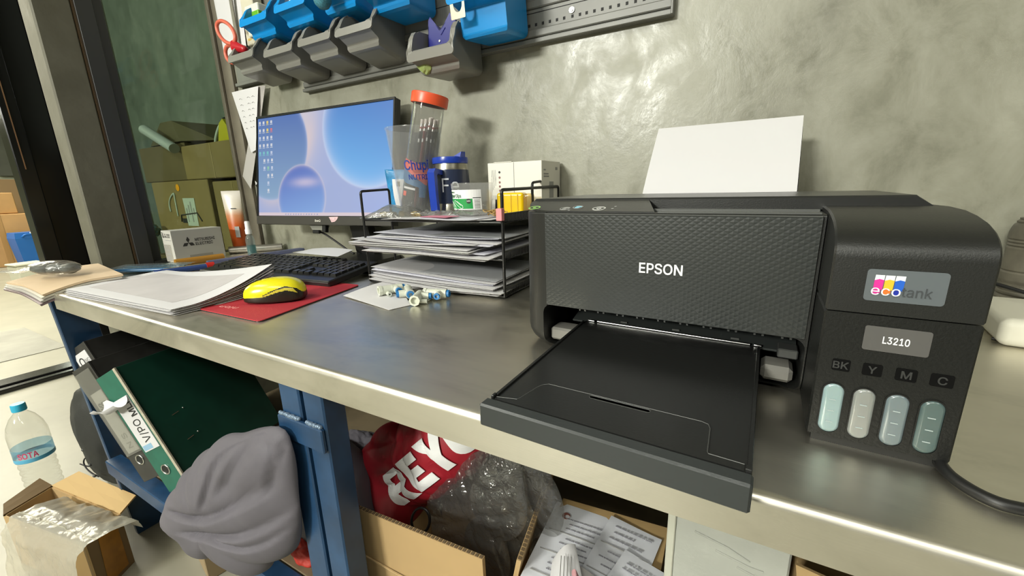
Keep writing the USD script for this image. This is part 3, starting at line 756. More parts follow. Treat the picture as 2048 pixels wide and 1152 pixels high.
F = np.vstack([np.stack([a, c_, b], 1), np.stack([a, d_, c_], 1)])
cen = Vm[F].mean(1)
s = (cen[:, 0] + 0.052) / 0.104
cut = np.interp(s, [0, 0.12, 0.32, 0.55, 0.75, 0.92, 1.0], [0.0115, 0.0120, 0.0135, 0.025, 0.0310, 0.025, 0.015])
lo = np.interp(s, [0.3, 0.45, 0.6, 0.75, 0.86, 0.92], [0.0125, 0.0155, 0.0205, 0.0235, 0.0205, 0.0165])
hi = np.interp(s, [0.3, 0.45, 0.6, 0.75, 0.86, 0.92], [0.0132, 0.0185, 0.0250, 0.0280, 0.0265, 0.0185])
isy = cen[:, 2] > cut
sw = (~isy) & (cen[:, 2] > lo) & (cen[:, 2] < hi) & (s > 0.3) & (s < 0.92)
MY_ = mat("mouse_yellow", (0.74, 0.66, 0.010), 0.22)
for nm, sel, m in (("shell", isy, MY_), ("lower_body", ~isy & ~sw, mat("mouse_black", (0.012, 0.011, 0.006), 0.35)), ("side_stripe", sw, mat("stripe_yellow", (0.58, 0.50, 0.05), 0.3))):
    q = trimesh.Trimesh(Vm, F[sel], process=False)
    q.remove_unreferenced_vertices()
    obj(nm, q, m, mouse, True)
obj("scroll_wheel", tf(trimesh.creation.torus(0.006, 0.0022, 20, 10), TR(-0.026, 0, 0.0355, 90, 0, 0)), BLK, mouse, True)

# ------------------------------------------------------------------ papers on the bench
PRINTG = mat("plan_print", (0.49, 0.465, 0.465), 0.8, vary=(14, 0.06))
st = thing("paper_stack", "stack of large white plan sheets with a curled corner at the bench's left front", "papers", (-1.40, -0.50, 0), 0)
rng = np.random.default_rng(5)
SA, SB, SC, SD = np.array((-0.195, -0.112, 0)), np.array((0.215, -0.092, 0)), np.array((0.222, 0.085, 0)), np.array((-0.262, 0.085, 0))
curl = lambda u, v, k: up(k * np.clip(u + v - 1.15, 0, 1) ** 1.6 + 0.004 * np.sin(2.5 * u) * v)
for k in range(9):
    z = 0.0016 + 0.0014 * k
    j = rng.normal(0, 0.0022, (4, 3)) * [1, 1, 0]
    if k == 8:
        j *= 0
    obj("sheet", shell(quad_grid(SA + j[0] + (0, 0, z), SB + j[1] + (0, 0, z), SC + j[2] + (0, 0, z), SD + j[3] + (0, 0, z), 24, 16, lambda u, v: curl(u, v, 0.006 + 0.0065 * k)), 0.0008), PAPER, st, True)
z = 0.0016 + 0.0014 * 8 + 0.0003
g = quad_grid(SA + (0, 0, z), SB + (0, 0, z), SC + (0, 0, z), SD + (0, 0, z), 24, 16, lambda u, v: curl(u, v, 0.006 + 0.0065 * 8))
ui, vi = np.linspace(0.08, 0.88, 20), np.linspace(0.14, 0.86, 12)
from scipy.interpolate import RegularGridInterpolator as RGI
I = RGI((np.linspace(0, 1, 24), np.linspace(0, 1, 16)), g)
G2 = I(np.stack(np.meshgrid(ui, vi, indexing="ij"), -1))
obj("printed_plan", shell(G2, 0.0002), PRINTG, st, True)
loose = thing("loose_sheet", "loose white sheet lying on the bench under the plastic fittings", "paper", (-0.93, -0.355, 0), 0)
obj("sheet", shell(quad_grid((-0.088, -0.028, 0.003), (0.062, -0.058, 0.0012), (0.075, -0.020, 0.0012), (-0.06, 0.085, 0.010), 12, 10, lambda u, v: up(0.006 * (1 - u) * np.sin(2.4 * v))), 0.0007), PAPER, loose, True)

KRAFT = mat("kraft_envelope", (0.56, 0.42, 0.27), 0.75, vary=(6, 0.08))
mg = thing("magazine_stack", "brown envelope on a stack of magazines at the bench's far left end", "magazines", (-1.758, -0.58, 0.004), 0)
cA, cB, cC, cD = np.array((0.100, -0.062, -0.010)), np.array((0.150, 0.060, 0.004)), np.array((-0.13, 0.100, 0.004)), np.array((-0.125, -0.068, -0.012))
for k, (nm, m) in enumerate((("magazine", mat("magazine_plum", (0.16, 0.11, 0.12), 0.4)), ("magazine", mat("magazine_grey", (0.38, 0.36, 0.33), 0.5)), ("magazine", mat("magazine_cream", (0.52, 0.49, 0.42), 0.6)), ("envelope", KRAFT))):
    z = np.array((0.003 * (k - 1), 0.002 * k, 0.0022 + 0.0052 * k))
    obj(nm, shell(quad_grid(cD + z, cA + z, cB + z, cC + z, 21, 21, lambda u, v: up(0.006 * np.sin(np.pi * v) * (1 - u) + 0.002 * k * u * (1 - v) - 0.017 * np.clip((u - 0.45) / 0.55, 0, 1) ** 1.5 * np.clip((0.6 - v) / 0.6, 0, 1) ** 1.5)), 0.0046), m, mg, 40)
BAGF = clear("poly_bag", (0.86, 0.86, 0.84), haze=0.13, hazecol=(0.75, 0.75, 0.72), rough=0.12, bump=(60, 0.6))


def lump(size, seed, amp=0.2, n=3, fq=3.0):
    s = trimesh.creation.icosphere(n, 1.0)
    k = 1 + amp * (meshkit.fbm(s.vertices * fq * 0.5 + seed * 7.3, 4, seed) - 0.5) * 2
    s.vertices = s.vertices * k[:, None] * np.array(size)
    return s


gb = thing("foam_bag", "clear plastic bag of dark grey foam pieces on the brown envelope", "bag", (-1.745, -0.585, 0.028), 18)
for k, x in enumerate((-0.032, 0.0, 0.032)):
    obj("foam_piece", tf(lump((0.022, 0.017, 0.012), k + 2, 0.28), TR(x, 0.006 * k - 0.005, 0.0135)), mat("foam_grey", (0.06, 0.068, 0.062), 0.5), gb, True)
obj("bag", cat(tf(lump((0.066, 0.032, 0.017), 9, 0.12), TR(0, 0, 0.0165)), shell(quad_grid((-0.16, -0.035, 0.004), (-0.055, -0.02, 0.012), (-0.055, 0.02, 0.014), (-0.15, 0.035, 0.004), 14, 10, lambda u, v: up(0.008 * np.sin(9 * v + 3 * u) * (1 - u) * u * 3)), 0.0004)), BAGF, gb, True)

# pens and packets along the bench's left end
blister = thing("pen_packet", "clear packet of blue pens lying between envelope and plan sheets", "packet", (-1.735, -0.405, 0), 33)
for k in range(6):
    obj("pen", cyl((-0.085, -0.022 + 0.0088 * k, 0.010), (0.055 + 0.006 * (k % 2), -0.022 + 0.0088 * k, 0.0095), 0.0050, 10), mat("pen_" + "abc"[k % 3], [(0.02, 0.10, 0.22), (0.03, 0.22, 0.32), (0.04, 0.16, 0.17)][k % 3], 0.25), blister, True)
obj("wrapper", shell(quad_grid((-0.10, -0.033, 0.0165), (0.085, -0.033, 0.0165), (0.085, 0.033, 0.0185), (-0.10, 0.033, 0.0185), 24, 10, lambda u, v: up(0.0016 * np.sin(25 * v) * np.sin(14 * u))), 0.0004), clear("wrapper_film", (0.78, 0.88, 0.92), haze=0.10, rough=0.06, bump=(80, 0.6)), blister, True)
obj("pen_tip", tf(lump((0.010, 0.008, 0.006), 4, 0.2), TR(-0.108, -0.018, 0.0062)), mat("tip_yellow", (0.55, 0.42, 0.06), 0.3), blister, True)
obj("rolled_tube", cat(cyl((-1.770, -0.345, 0.0115), (-1.755, -0.225, 0.0115), 0.0105, 20)), mat("tube_amber", (0.36, 0.17, 0.02), 0.35), None, 40, "amber brown round stick lying before the white carton", "stick")
bp = thing("blue_pen", "blue ballpoint pen with a red cap, beside the keyboard's left end", "pen", (-1.640, -0.365, 0), 79)
obj("barrel", cyl((-0.075, 0, 0.0085), (0.036, 0, 0.0085), 0.0080, 14), mat("barrel_blue", (0.03, 0.06, 0.20), 0.15, coat=(0.6, 0.05)), bp, 40)
obj("cap", cyl((0.036, 0, 0.0094), (0.054, 0, 0.0094), 0.0092, 14), mat("cap_red", (0.48, 0.02, 0.015), 0.3), bp, 40)
obj("stripe", box(-0.055, 0.036, -0.002, 0.002, 0.0158, 0.0168), mat("stripe_gold", (0.5, 0.36, 0.10), 0.4), bp)
obj("plastic_ruler", tf(tube([(0, -0.115, 0.0068), (0, -0.05, 0.0068), (0, 0.115, 0.0068), (0, 0.165, 0.0068), (0, 0.185, 0.0068)], [0.0066, 0.0066, 0.0066, 0.0064, 0.002], 14), TR(-1.700, -0.178, 0, 0, 0, -4)), clear("lilac_plastic", (0.42, 0.46, 0.66), haze=0.42, hazecol=(0.40, 0.42, 0.60), rough=0.15), None, 40, "translucent pale blue plastic tube lying behind the keyboard's left end", "tube")
st2 = thing("metal_pipe", "short dull metal pipe lying behind the keyboard near the spray bottle", "pipe", (-1.847, -0.094, 0.0125), 53)
rr_ = np.array([(0.0125, -0.06), (0.0125, 0.10), (0.0108, 0.10), (0.0108, -0.06), (0.0125, -0.06)])
obj("pipe", tf(lathe(rr_, 28), TR(0, 0, 0, 0, 90, 0)), mat("pipe_metal", (0.42, 0.40, 0.36), 0.35, 0.85), st2, 40)

# ------------------------------------------------------------------ carton, cream tube, spray bottle
CARTON = mat("carton_white", (0.46, 0.45, 0.41), 0.6)
CARTONL = mat("carton_lightgrey", (0.30, 0.285, 0.25), 0.6)
mb = thing("carton", "small white carton with a three diamond logo, before the window pane", "carton", (-1.885, -0.24, 0), 0)
obj("body", box(-0.030, 0.030, -0.068, 0.072, 0.0005, 0.0965, 0.0008), CARTON, mb)
fx = 0.0302
LOGO = mat("logo_dark", (0.035, 0.034, 0.03), 0.6)
for q in ([(0, 0), (0.0055, 0.011), (0, 0.022), (-0.0055, 0.011)], [(0, 0), (-0.0055, -0.011), (-0.0185, -0.011), (-0.0125, 0)], [(0, 0), (0.0125, 0), (0.0185, -0.011), (0.0055, -0.011)]):
    obj("logo_diamond", prism([(-0.027 + y * 0.88, 0.056 + z * 0.85) for y, z in q], 0.0002, "x", fx), LOGO, mb)
obj("lettering", text("MITSUBISHI", 0.0085, (fx, -0.008, 0.0595), (0, 1, 0), (0, 0, 1), 0.0002, True, width=0.056), LOGO, mb)
obj("lettering", text("ELECTRIC", 0.0085, (fx, -0.008, 0.0465), (0, 1, 0), (0, 0, 1), 0.0002, True, width=0.049), LOGO, mb)
obj("print_bar", prism(sbox(-0.03, 0.010, 0.035, 0.018), 0.0002, "x", fx), CARTONL, mb)
fy = -0.0684
obj("label_panel", prism(sbox(-0.029, 0.003, 0.015, 0.054), 0.0002, "y", fy), CARTONL, mb)
obj("logo_diamond", cat(*[prism([(-0.006 + y * 0.4, 0.080 + z * 0.4) for y, z in q], 0.0002, "y", fy) for q in ([(0, 0), (0.0055, 0.011), (0, 0.022), (-0.0055, 0.011)], [(0, 0), (-0.0055, -0.011), (-0.0185, -0.011), (-0.0125, 0)], [(0, 0), (0.0125, 0), (0.0185, -0.011), (0.0055, -0.011)])]), LOGO, mb, kind="stuff")
obj("lettering", text("MITSUBISHI", 0.0045, (0.004, fy, 0.0820), (1, 0, 0), (0, 0, 1), 0.0002, width=0.020), LOGO, mb)
obj("lettering", text("ELECTRIC", 0.0045, (0.004, fy, 0.0755), (1, 0, 0), (0, 0, 1), 0.0002, width=0.018), LOGO, mb)
obj("print_mark", cat(box(-0.024, -0.021, fy, fy + 0.0003, 0.075, 0.092), box(-0.021, -0.016, fy, fy + 0.0003, 0.075, 0.079), box(-0.018, -0.016, fy, fy + 0.0003, 0.075, 0.090)), LOGO, mb, kind="stuff")
obj("print_line", cat(box(-0.010, 0.025, fy, fy + 0.0002, 0.066, 0.068), *[box(-0.018, -0.018 + w, fy - 0.0002, fy + 0.0002, z, z + 0.003) for z, w in ((0.046, 0.012), (0.036, 0.022), (0.024, 0.028), (0.014, 0.024), (0.008, 0.02))]), GREYINK, mb, kind="stuff")

ct = thing("cream_tube", "tall white and orange squeeze tube standing behind the carton", "tube", (-1.880, -0.105, 0), 38)
ORG = usdkit.material(stage, "/World/Looks/tube_orange_fade", {"c": ("texture_coordinate", {}), "s": ("separate_xyz", {}), "r": ("rgb_ramp", {"ramp": [(0.0, (0.42, 0.07, 0.008)), (0.40, (0.46, 0.09, 0.015)), (0.58, (0.50, 0.22, 0.10)), (0.72, (0.60, 0.54, 0.44)), (1.0, (0.60, 0.56, 0.50))]}),
    "m": ("map_range", {"from_min": 0.03, "from_max": 0.20, "to_min": 0, "to_max": 1, "clamp": True}), "p": ("principled_bsdf", {"roughness": 0.3})}, [("c.object", "s.vector"), ("s.z", "m.value"), ("m.result", "r.fac"), ("r.color", "p.base_color")], "p.BSDF")
pts = []
for z, a, b_ in ((0.022, 0.022, 0.021), (0.06, 0.024, 0.020), (0.12, 0.027, 0.014), (0.17, 0.029, 0.007), (0.196, 0.030, 0.0016), (0.21, 0.030, 0.0015)):
    pts.append([(a * math.cos(t), b_ * math.sin(t), z) for t in np.linspace(0, 2 * np.pi, 28, endpoint=False)])
pts = np.array(pts)
n = 28
F = [[i * n + j, i * n + (j + 1) % n, (i + 1) * n + (j + 1) % n] for i in range(5) for j in range(n)] + [[i * n + j, (i + 1) * n + (j + 1) % n, (i + 1) * n + j] for i in range(5) for j in range(n)]
v = np.vstack([pts.reshape(-1, 3), [[0, 0, 0.022], [0, 0, 0.21]]])
F += [[len(v) - 2, (j + 1) % n, j] for j in range(n)] + [[len(v) - 1, 5 * n + j, 5 * n + (j + 1) % n] for j in range(n)]
obj("tube_body", trimesh.Trimesh(v, F, process=False), ORG, ct, 40)
obj("cap", cyl((0, 0, 0), (0, 0, 0.0225), 0.019, 24), mat("cap_orange", (0.42, 0.08, 0.02), 0.4), ct, 40)
obj("label_patch", prism(rrect(0.002, 0.016, 0.055, 0.092, 0.001), 0.0006, "y", -0.0215), GREYINK, ct)
obj("print_line", box(-0.004, 0.012, -0.0115, -0.0105, 0.150, 0.1525), BLACKINK, ct)
sp = thing("spray_bottle", "small clear spray bottle of blue liquid with a white cap, behind the keyboard", "spray bottle", (-1.772, -0.128, 0), 0)
obj("bottle", lathe([(0, 0.0005), (0.0125, 0.0005), (0.0135, 0.004), (0.0135, 0.052), (0.011, 0.062), (0.0075, 0.066), (0.0075, 0.070), (0, 0.070)], 24), clear("spray_clear", (0.80, 0.88, 0.88), haze=0.12, rough=0.05), sp, 40)
obj("liquid", lathe([(0, 0.0015), (0.0122, 0.0015), (0.0122, 0.034), (0, 0.034)], 24), clear("liquid_teal", (0.22, 0.52, 0.54), haze=0.25, hazecol=(0.10, 0.40, 0.42)), sp, 40)
obj("cap", lathe([(0, 0.0705), (0.0095, 0.0705), (0.0098, 0.083), (0.0078, 0.089), (0.0072, 0.110), (0.006, 0.112), (0, 0.112)], 24), WHITEINK, sp, 40)

# ------------------------------------------------------------------ push-in fittings
FITW = mat("fitting_white", (0.62, 0.64, 0.55), 0.35)
FITB = mat("fitting_blue", (0.02, 0.17, 0.44), 0.35)


def fitting(label, loc, rz, group="push-in fittings before the wire tray"):
    t = thing("hose_fitting", label, "fitting", loc, rz, group)
    obj("body", cat(cyl((-0.022, 0, 0.0095), (0.016, 0, 0.0095), 0.0085, 20), trimesh.creation.icosphere(2, 0.0088).apply_translation([-0.003, 0, 0.0095])), FITW, t, 35, kind="stuff")
    obj("hex_face", tf(prism(Point(0, 0).buffer(0.0098, quad_segs=2).simplify(0.002).difference(Point(0, 0).buffer(0.0062, quad_segs=8)), 0.006, "z"), TR(-0.022, 0, 0.0095, 0, -90, 0)), FITW, t)
    obj("branch", cyl((0.004, -0.004, 0.0095), (0.004, -0.019, 0.0095), 0.0068, 18), FITW, t, 35)
    obj("mount_lug", tf(lathe([(0.0018, -0.008), (0.0040, -0.008), (0.0040, 0.008), (0.0018, 0.008), (0.0018, -0.008)], 16), TR(-0.013, -0.011, 0.0045, 90, 0, 0)), FITW, t, 40)
    obj("collar", lathe_x(0.016, 0.021, 0.0068, 0.0035), FITB, t, 40)
    obj("collar", tf(lathe_x(0.019, 0.0235, 0.0058, 0.003), TR(0.004, 0, 0, 0, 0, -90)), FITB, t, 40)


def lathe_x(x0, x1, r, ri):
    return tf(lathe([(ri, x0), (r, x0), (r, x1), (ri, x1), (ri, x0)], 20), TR(0, 0, 0.0095, 0, 90, 0))


fitting("white push-in fitting with blue collars, leftmost in the row on the loose sheet", (-0.925, -0.343, 0.0065), 62)
fitting("white push-in fitting facing forward with its blue collar, second from the left", (-0.889, -0.340, 0.0025), -40)
fitting("white push-in fitting with a hexagon end, nearest to the bench's front", (-0.857, -0.352, 0.0005), 118)
fitting("white push-in fitting with a blue collar, rightmost by the wire tray's corner", (-0.838, -0.318, 0.0005), 20)

# ------------------------------------------------------------------ the wire tray and its papers
WIRE = mat("wire_black", (0.010, 0.010, 0.010), 0.32)
rack = thing("letter_tray", "black wire letter tray of three tiers, piled with papers, left of the printer", "letter tray", (-0.895, -0.145, 0), 0)
xl, xr, yf, yb = -0.170, 0.170, -0.125, 0.125
for z in (0.0035, 0.071, 0.137):
    tier = obj("tier", tube([(xl, yf, z), (xr, yf, z), (xr, yb, z), (xl, yb, z)], 0.0024, 8, True), WIRE, rack, True)
    obj("mesh_floor", cat([box(x - 0.0006, x + 0.0006, yf, yb, z - 0.0018, z - 0.0008) for x in np.arange(xl + 0.004, xr, 0.0052)] + [box(xl, xr, y - 0.0006, y + 0.0006, z - 0.0018, z - 0.0008) for y in np.arange(yf + 0.004, yb, 0.0062)]), WIRE, tier, kind="stuff")
    obj("mesh_side", cat([box(xr - 0.0012, xr + 0.0012, y - 0.0006, y + 0.0006, z, z + 0.014) for y in np.arange(yf + 0.004, yb, 0.005)] + [tube([(xr, yf, z + 0.014), (xr, yb, z + 0.014)], 0.0014, 6)]), WIRE, tier, kind="stuff")
obj("post", tube(bend([(xr + 0.001, yf - 0.001, 0.0035), (xr + 0.001, yf - 0.001, 0.192), (xr + 0.001, yb - 0.002, 0.195), (xr + 0.001, yb - 0.002, 0.0035)], 0.006), 0.0029, 10), WIRE, rack, True)
obj("post", tube(bend([(xl - 0.001, yf - 0.001, 0.0035), (xl - 0.001, yf - 0.001, 0.196), (xl - 0.001, yf + 0.080, 0.199), (xl - 0.001, yf + 0.080, 0.0035)], 0.006), 0.0026, 10), WIRE, rack, True)
obj("post", tube([(xl, yb - 0.01, 0.0035), (xl, yb - 0.01, 0.137)], 0.0024, 8), WIRE, rack, True)
obj("handle_loop", tube(bend([(xr - 0.003, 0.003, 0.137), (xr - 0.003, 0.000, 0.2035), (xr - 0.003, 0.082, 0.209), (xr - 0.003, 0.085, 0.137)], 0.008), 0.0027, 10), WIRE, rack, True)
SHEETS = [PAPER, mat("sheet_bluish", (0.66, 0.66, 0.74), 0.8), mat("sheet_grey", (0.56, 0.555, 0.54), 0.8), mat("sheet_dim", (0.42, 0.43, 0.45), 0.8, vary=(8, 0.12))]


def sheaf(label, loc, specs, z0, seed):
    t = thing("document_pile", label, "papers", loc, 0)
    rng = np.random.default_rng(seed)
    for k, (xa, xb, ya, yb_, rz, m, lift) in enumerate(specs):
        z = z0 + 0.0034 * k
        c, s = math.cos(math.radians(rz)), math.sin(math.radians(rz))
        R = lambda x, y, zz=0.0: (c * x - s * y, s * x + c * y, z + zz)
        ph, am = rng.random() * 6, 0.0012 + 0.0012 * rng.random()
        obj("sheet", shell(quad_grid(R(xa, ya), R(xb, ya), R(xb, yb_), R(xa, yb_), 20, 12, lambda u, v: up(lift * (1 - u) ** 3 + am * np.sin(5 * u + ph) * (1 - v) + 0.002 * np.sin(3 * v + ph))), 0.0011 + 0.0005 * (k % 3)), SHEETS[m], t, True)
    return t


sheaf("white and grey papers jutting out of the wire tray's middle tier", (-0.895, -0.145, 0), [
    (-0.145, 0.150, -0.150, 0.06, -1, 0, 0.002), (-0.150, 0.155, -0.158, 0.06, 1, 0, 0.002), (-0.165, 0.14, -0.140, 0.07, 0, 1, 0.003), (-0.190, 0.120, -0.150, 0.06, -2, 0, 0.004), (-0.193, 0.118, -0.154, 0.06, -1, 2, 0.004), (-0.197, 0.11, -0.150, 0.06, 0, 0, 0.004),
    (-0.188, 0.12, -0.150, 0.06, 1, 0, 0.004), (-0.165, 0.155, -0.132, 0.08, -2, 1, 0.004), (-0.158, 0.158, -0.126, 0.085, 0, 0, 0.003), (-0.150, 0.150, -0.120, 0.09, 2, 1, 0.003), (-0.140, 0.160, -0.112, 0.095, 1, 3, 0.003)], 0.0745, 4)
sheaf("untidy papers lying in the wire tray's bottom tier", (-0.895, -0.145, 0), [
    (-0.120, 0.160, -0.148, 0.07, 2, 0, 0.004), (-0.145, 0.165, -0.152, 0.07, 3, 0, 0.006), (-0.150, 0.150, -0.140, 0.07, -1, 2, 0.007), (-0.158, 0.150, -0.140, 0.07, 1, 0, 0.008), (-0.150, 0.160, -0.136, 0.07, -2, 0, 0.008), (-0.160, 0.14, -0.128, 0.08, 2, 1, 0.008), (-0.165, 0.150, -0.126, 0.08, 0, 0, 0.009), (-0.150, 0.150, -0.115, 0.08, -1, 3, 0.008)], 0.0068, 6)
tp = thing("flat_papers", "thin papers and a pink slip lying flat on the wire tray's top tier", "papers", (-0.895, -0.145, 0.140), 0)
obj("sheet", shell(quad_grid((-0.10, -0.145, 0.001), (0.150, -0.130, 0.001), (0.150, 0.10, 0.001), (-0.10, 0.10, 0.001), 14, 8, lambda u, v: up(0.001 * np.sin(7 * u))), 0.0008), PAPER, tp, True)
obj("sheet", shell(quad_grid((-0.02, -0.150, 0.0026), (0.120, -0.148, 0.0026), (0.130, 0.02, 0.003), (-0.01, 0.02, 0.003), 14, 8, lambda u, v: up(0.001 * np.sin(5 * u + 1))), 0.0008), SHEETS[1], tp, True)
obj("pink_slip", shell(quad_grid((-0.015, -0.125, 0.0055), (0.055, -0.135, 0.0055), (0.065, -0.105, 0.006), (-0.005, -0.095, 0.006), 8, 5), 0.0012), mat("slip_pink", (0.60, 0.22, 0.30), 0.7), tp, True)

# things standing on the top tier (z = 0.139, or 0.1425 on the papers)
Z0 = 0.1396
CUPM = clear("cup_clear", (0.97, 0.97, 0.97), haze=0.10, hazecol=(0.92, 0.93, 0.92), rough=0.08, gain=(0.5, 0.03))
cup = thing("plastic_cup", "tall clear plastic cup with blue lettering, holding the tube of pencils", "cup", (-1.008, -0.158, Z0), 0)
h_ = 0.186
obj("cup_wall", lathe([(0, 0.0), (0.040, 0.0), (0.0595, h_ - 0.004), (0.0615, h_ - 0.002), (0.0610, h_), (0.0585, h_), (0.0570, h_ - 0.005), (0.0382, 0.0022), (0, 0.0022)], 40), CUPM, cup, 40)
Rc = lambda z: 0.0405 + (0.0595 - 0.040) * z / h_
NAVY = mat("print_navy", (0.010, 0.035, 0.24), 0.5)
obj("lettering", wrap(text("Chupi", 0.019, (0.012, 0.098, 0), (1, 0, 0), (0, 1, 0), 0.0004, True, width=0.052), Rc), NAVY, cup)
obj("lettering", wrap(text("NUTRI", 0.010, (0.018, 0.078, 0), (1, 0, 0), (0, 1, 0), 0.0004, True, width=0.040), Rc), NAVY, cup)
tube_t = thing("pencil_tube", "clear round tube with an orange red lid, leaning in the plastic cup", "tube", (-1.018, -0.162, Z0 + 0.0105), 0, rx=-4, ry=12.5)
obj("tube_wall", lathe([(0, 0), (0.0335, 0), (0.0335, 0.238), (0.0325, 0.238), (0.0325, 0.0015), (0, 0.0015)], 36), clear("tube_clear", (0.90, 0.90, 0.90), haze=0.04, rough=0.03, gain=(0.5, 0.03)), tube_t, 40)
obj("lid", lathe([(0.0338, 0.226), (0.0385, 0.226), (0.0390, 0.230), (0.0390, 0.245), (0.0372, 0.2475), (0, 0.2475), (0, 0.2395), (0.0338, 0.2395), (0.0338, 0.226)], 40), mat("lid_orange", (0.74, 0.090, 0.030), 0.35), tube_t, 40)
card = lambda x0, x1, z0, z1: wrap(prism(sbox(x0, z0, x1, z1), 0.0004, "z", 0), 0.0342)
obj("label", wrap(prism([(-0.03, 0.080), (0.042, 0.062), (0.042, 0.100), (-0.03, 0.112)], 0.0004, "z"), 0.0340), mat("label_coral", (0.62, 0.09, 0.06), 0.5), tube_t)
obj("label", wrap(prism([(-0.030, 0.072), (-0.018, 0.092), (0.042, 0.061), (0.042, 0.035), (0.028, 0.035), (0.026, 0.055), (-0.01, 0.060)], 0.0004, "z"), 0.0342), mat("label_blue", (0.03, 0.12, 0.26), 0.5), tube_t)
obj("label", wrap(prism(sbox(-0.012, 0.0475, 0.018, 0.052), 0.0004, "z"), 0.0342), PAPER, tube_t)
obj("label", wrap(prism(sbox(-0.012, 0.032, -0.002, 0.042), 0.0004, "z"), 0.0342), mat("label_coral", ()), tube_t)
PENC = [mat("pencil_black", (0.02, 0.02, 0.02), 0.3), mat("pencil_red", (0.16, 0.015, 0.02), 0.3)]
FERR, ERAS, RING = mat("ferrule_silver", (0.70, 0.68, 0.62), 0.3, 0.7), mat("eraser_white", (0.72, 0.66, 0.62), 0.7), mat("ferrule_red", (0.32, 0.02, 0.03), 0.4)
ux = np.array(trimesh.transformations.euler_matrix(math.radians(-4), math.radians(12.5), 0, "sxyz")[:3, :3])
orig = np.array((-1.018, -0.162, Z0 + 0.0105))
protos = []
for k, (x, y, z) in enumerate(((0.001, -0.016, 0.0), (0.0092, -0.0135, 0.002), (0.0165, -0.009, 0.006), (0.0055, -0.0065, 0.001), (0.014, -0.001, 0.008), (0.022, -0.002, 0.004), (0.0225, 0.0065, 0.006))):
    loc = orig + ux @ np.array((x, y, 0.0030 + z))
    kind = 1 if k in (1, 4) else 0
    lab = ["black pencil with a white eraser inside the clear tube under the orange red lid", "dark red pencil with a white eraser inside the clear tube under the orange red lid"][kind]
    t = thing("pencil", lab, "pencil", loc, 0, ["black pencils in the clear tube", "dark red pencils in the clear tube"][kind], rx=-4, ry=12.5)
    obj("shaft", lathe([(0, 0.0), (0.0037, 0.018), (0.0037, 0.168), (0, 0.168)], 6), PENC[kind], t)
    obj("ferrule", cyl((0, 0, 0.168), (0, 0, 0.183), 0.0039, 12), FERR, t, 40)
    obj("ferrule_band", cyl((0, 0, 0.173), (0, 0, 0.1765), 0.0041, 12), RING, t, 40)
    obj("eraser", cyl((0, 0, 0.183), (0, 0, 0.192), 0.0037, 12), ERAS, t, 40)
    obj("print_mark", box(-0.0018, 0.0018, -0.0040, -0.0034, 0.145, 0.152), WHITEINK, t)

MB = mat("mug_blue", (0.010, 0.040, 0.33), 0.28)
mug = thing("travel_mug", "steel travel mug with a blue lid and blue handle, behind the clip tub", "mug", (-0.921, -0.148, Z0), -8)
obj("steel_body", lathe([(0, 0), (0.040, 0), (0.042, 0.004), (0.0400, 0.024), (0.0385, 0.028), (0.0385, 0.090), (0.0370, 0.1), (0.036, 0.108), (0, 0.108)], 36), mat("mug_steel", (0.42, 0.40, 0.34), 0.28, 1.0), mug, 40)
obj("grip_band", lathe([(0.039, 0.026), (0.0405, 0.030), (0.0385, 0.095), (0.0365, 0.0965)], 36), mat("band_dark", (0.022, 0.030, 0.060), 0.25), mug, 40)
obj("lid", lathe([(0.0, 0.1085), (0.0375, 0.1085), (0.0385, 0.114), (0.0375, 0.121), (0.030, 0.1225), (0, 0.1225)], 36), MB, mug, 40)
obj("spout", hull([(0.018, -0.012, 0.121), (0.018, 0.012, 0.121), (0.037, -0.008, 0.119), (0.037, 0.008, 0.119), (0.0395, -0.006, 0.131), (0.0395, 0.006, 0.131)]), MB, mug)
hd = [(-0.040, 0.094), (-0.060, 0.097), (-0.0655, 0.09), (-0.0645, 0.05), (-0.062, 0.014), (-0.058, 0.011), (-0.056, 0.016), (-0.0585, 0.05), (-0.0585, 0.084), (-0.054, 0.0885), (-0.040, 0.086)]
hm = prism(Polygon(hd).buffer(0.0008), 0.018, "y", -0.009)
obj("handle", tf(hm, TR(0, 0, 0, 0, 0, 97)), MB, mug)
obj("lettering", tf(wrap(text("Fe", 0.028, (0.006, 0.050, 0), (1, 0, 0), (0, 1, 0), 0.0004, width=0.036), 0.0408), TR(0, 0, 0, 0, 0, 8)), mat("print_silver", (0.55, 0.57, 0.62), 0.4), mug)

tub = thing("paper_clip_tub", "small clear tub with a white and green paper clip label", "tub", (-0.842, -0.185, Z0 + 0.004), 4)
obj("tub_wall", lathe([(0, 0), (0.036, 0), (0.0375, 0.003), (0.0425, 0.060), (0.0432, 0.061), (0.0425, 0.063), (0.0412, 0.062), (0.0362, 0.0045), (0, 0.0025)], 40), CUPM, tub, 40)
Rt_ = lambda z: 0.0374 + 0.0048 * z / 0.060
lbl = obj("label", wrap(prism(sbox(-0.042, 0.012, 0.038, 0.050), 0.0002, "z", 0.0002), Rt_), WHITEINK, tub)
obj("green_band", wrap(prism(sbox(-0.042, 0.014, 0.020, 0.033), 0.0002, "z", 0.0005), Rt_), mat("band_green", (0.015, 0.30, 0.065), 0.5), lbl)
obj("lettering", wrap(text("Paper Clips", 0.0062, (-0.036, 0.0355, 0.0005), (1, 0, 0), (0, 1, 0), 0.0002, True, width=0.034), Rt_), mat("print_green", (0.03, 0.12, 0.05), 0.6), lbl)
obj("lettering", wrap(text("Business", 0.0036, (-0.037, 0.044, 0.0005), (1, 0, 0), (0, 1, 0), 0.0002, width=0.018), Rt_), mat("print_green", ()), lbl)
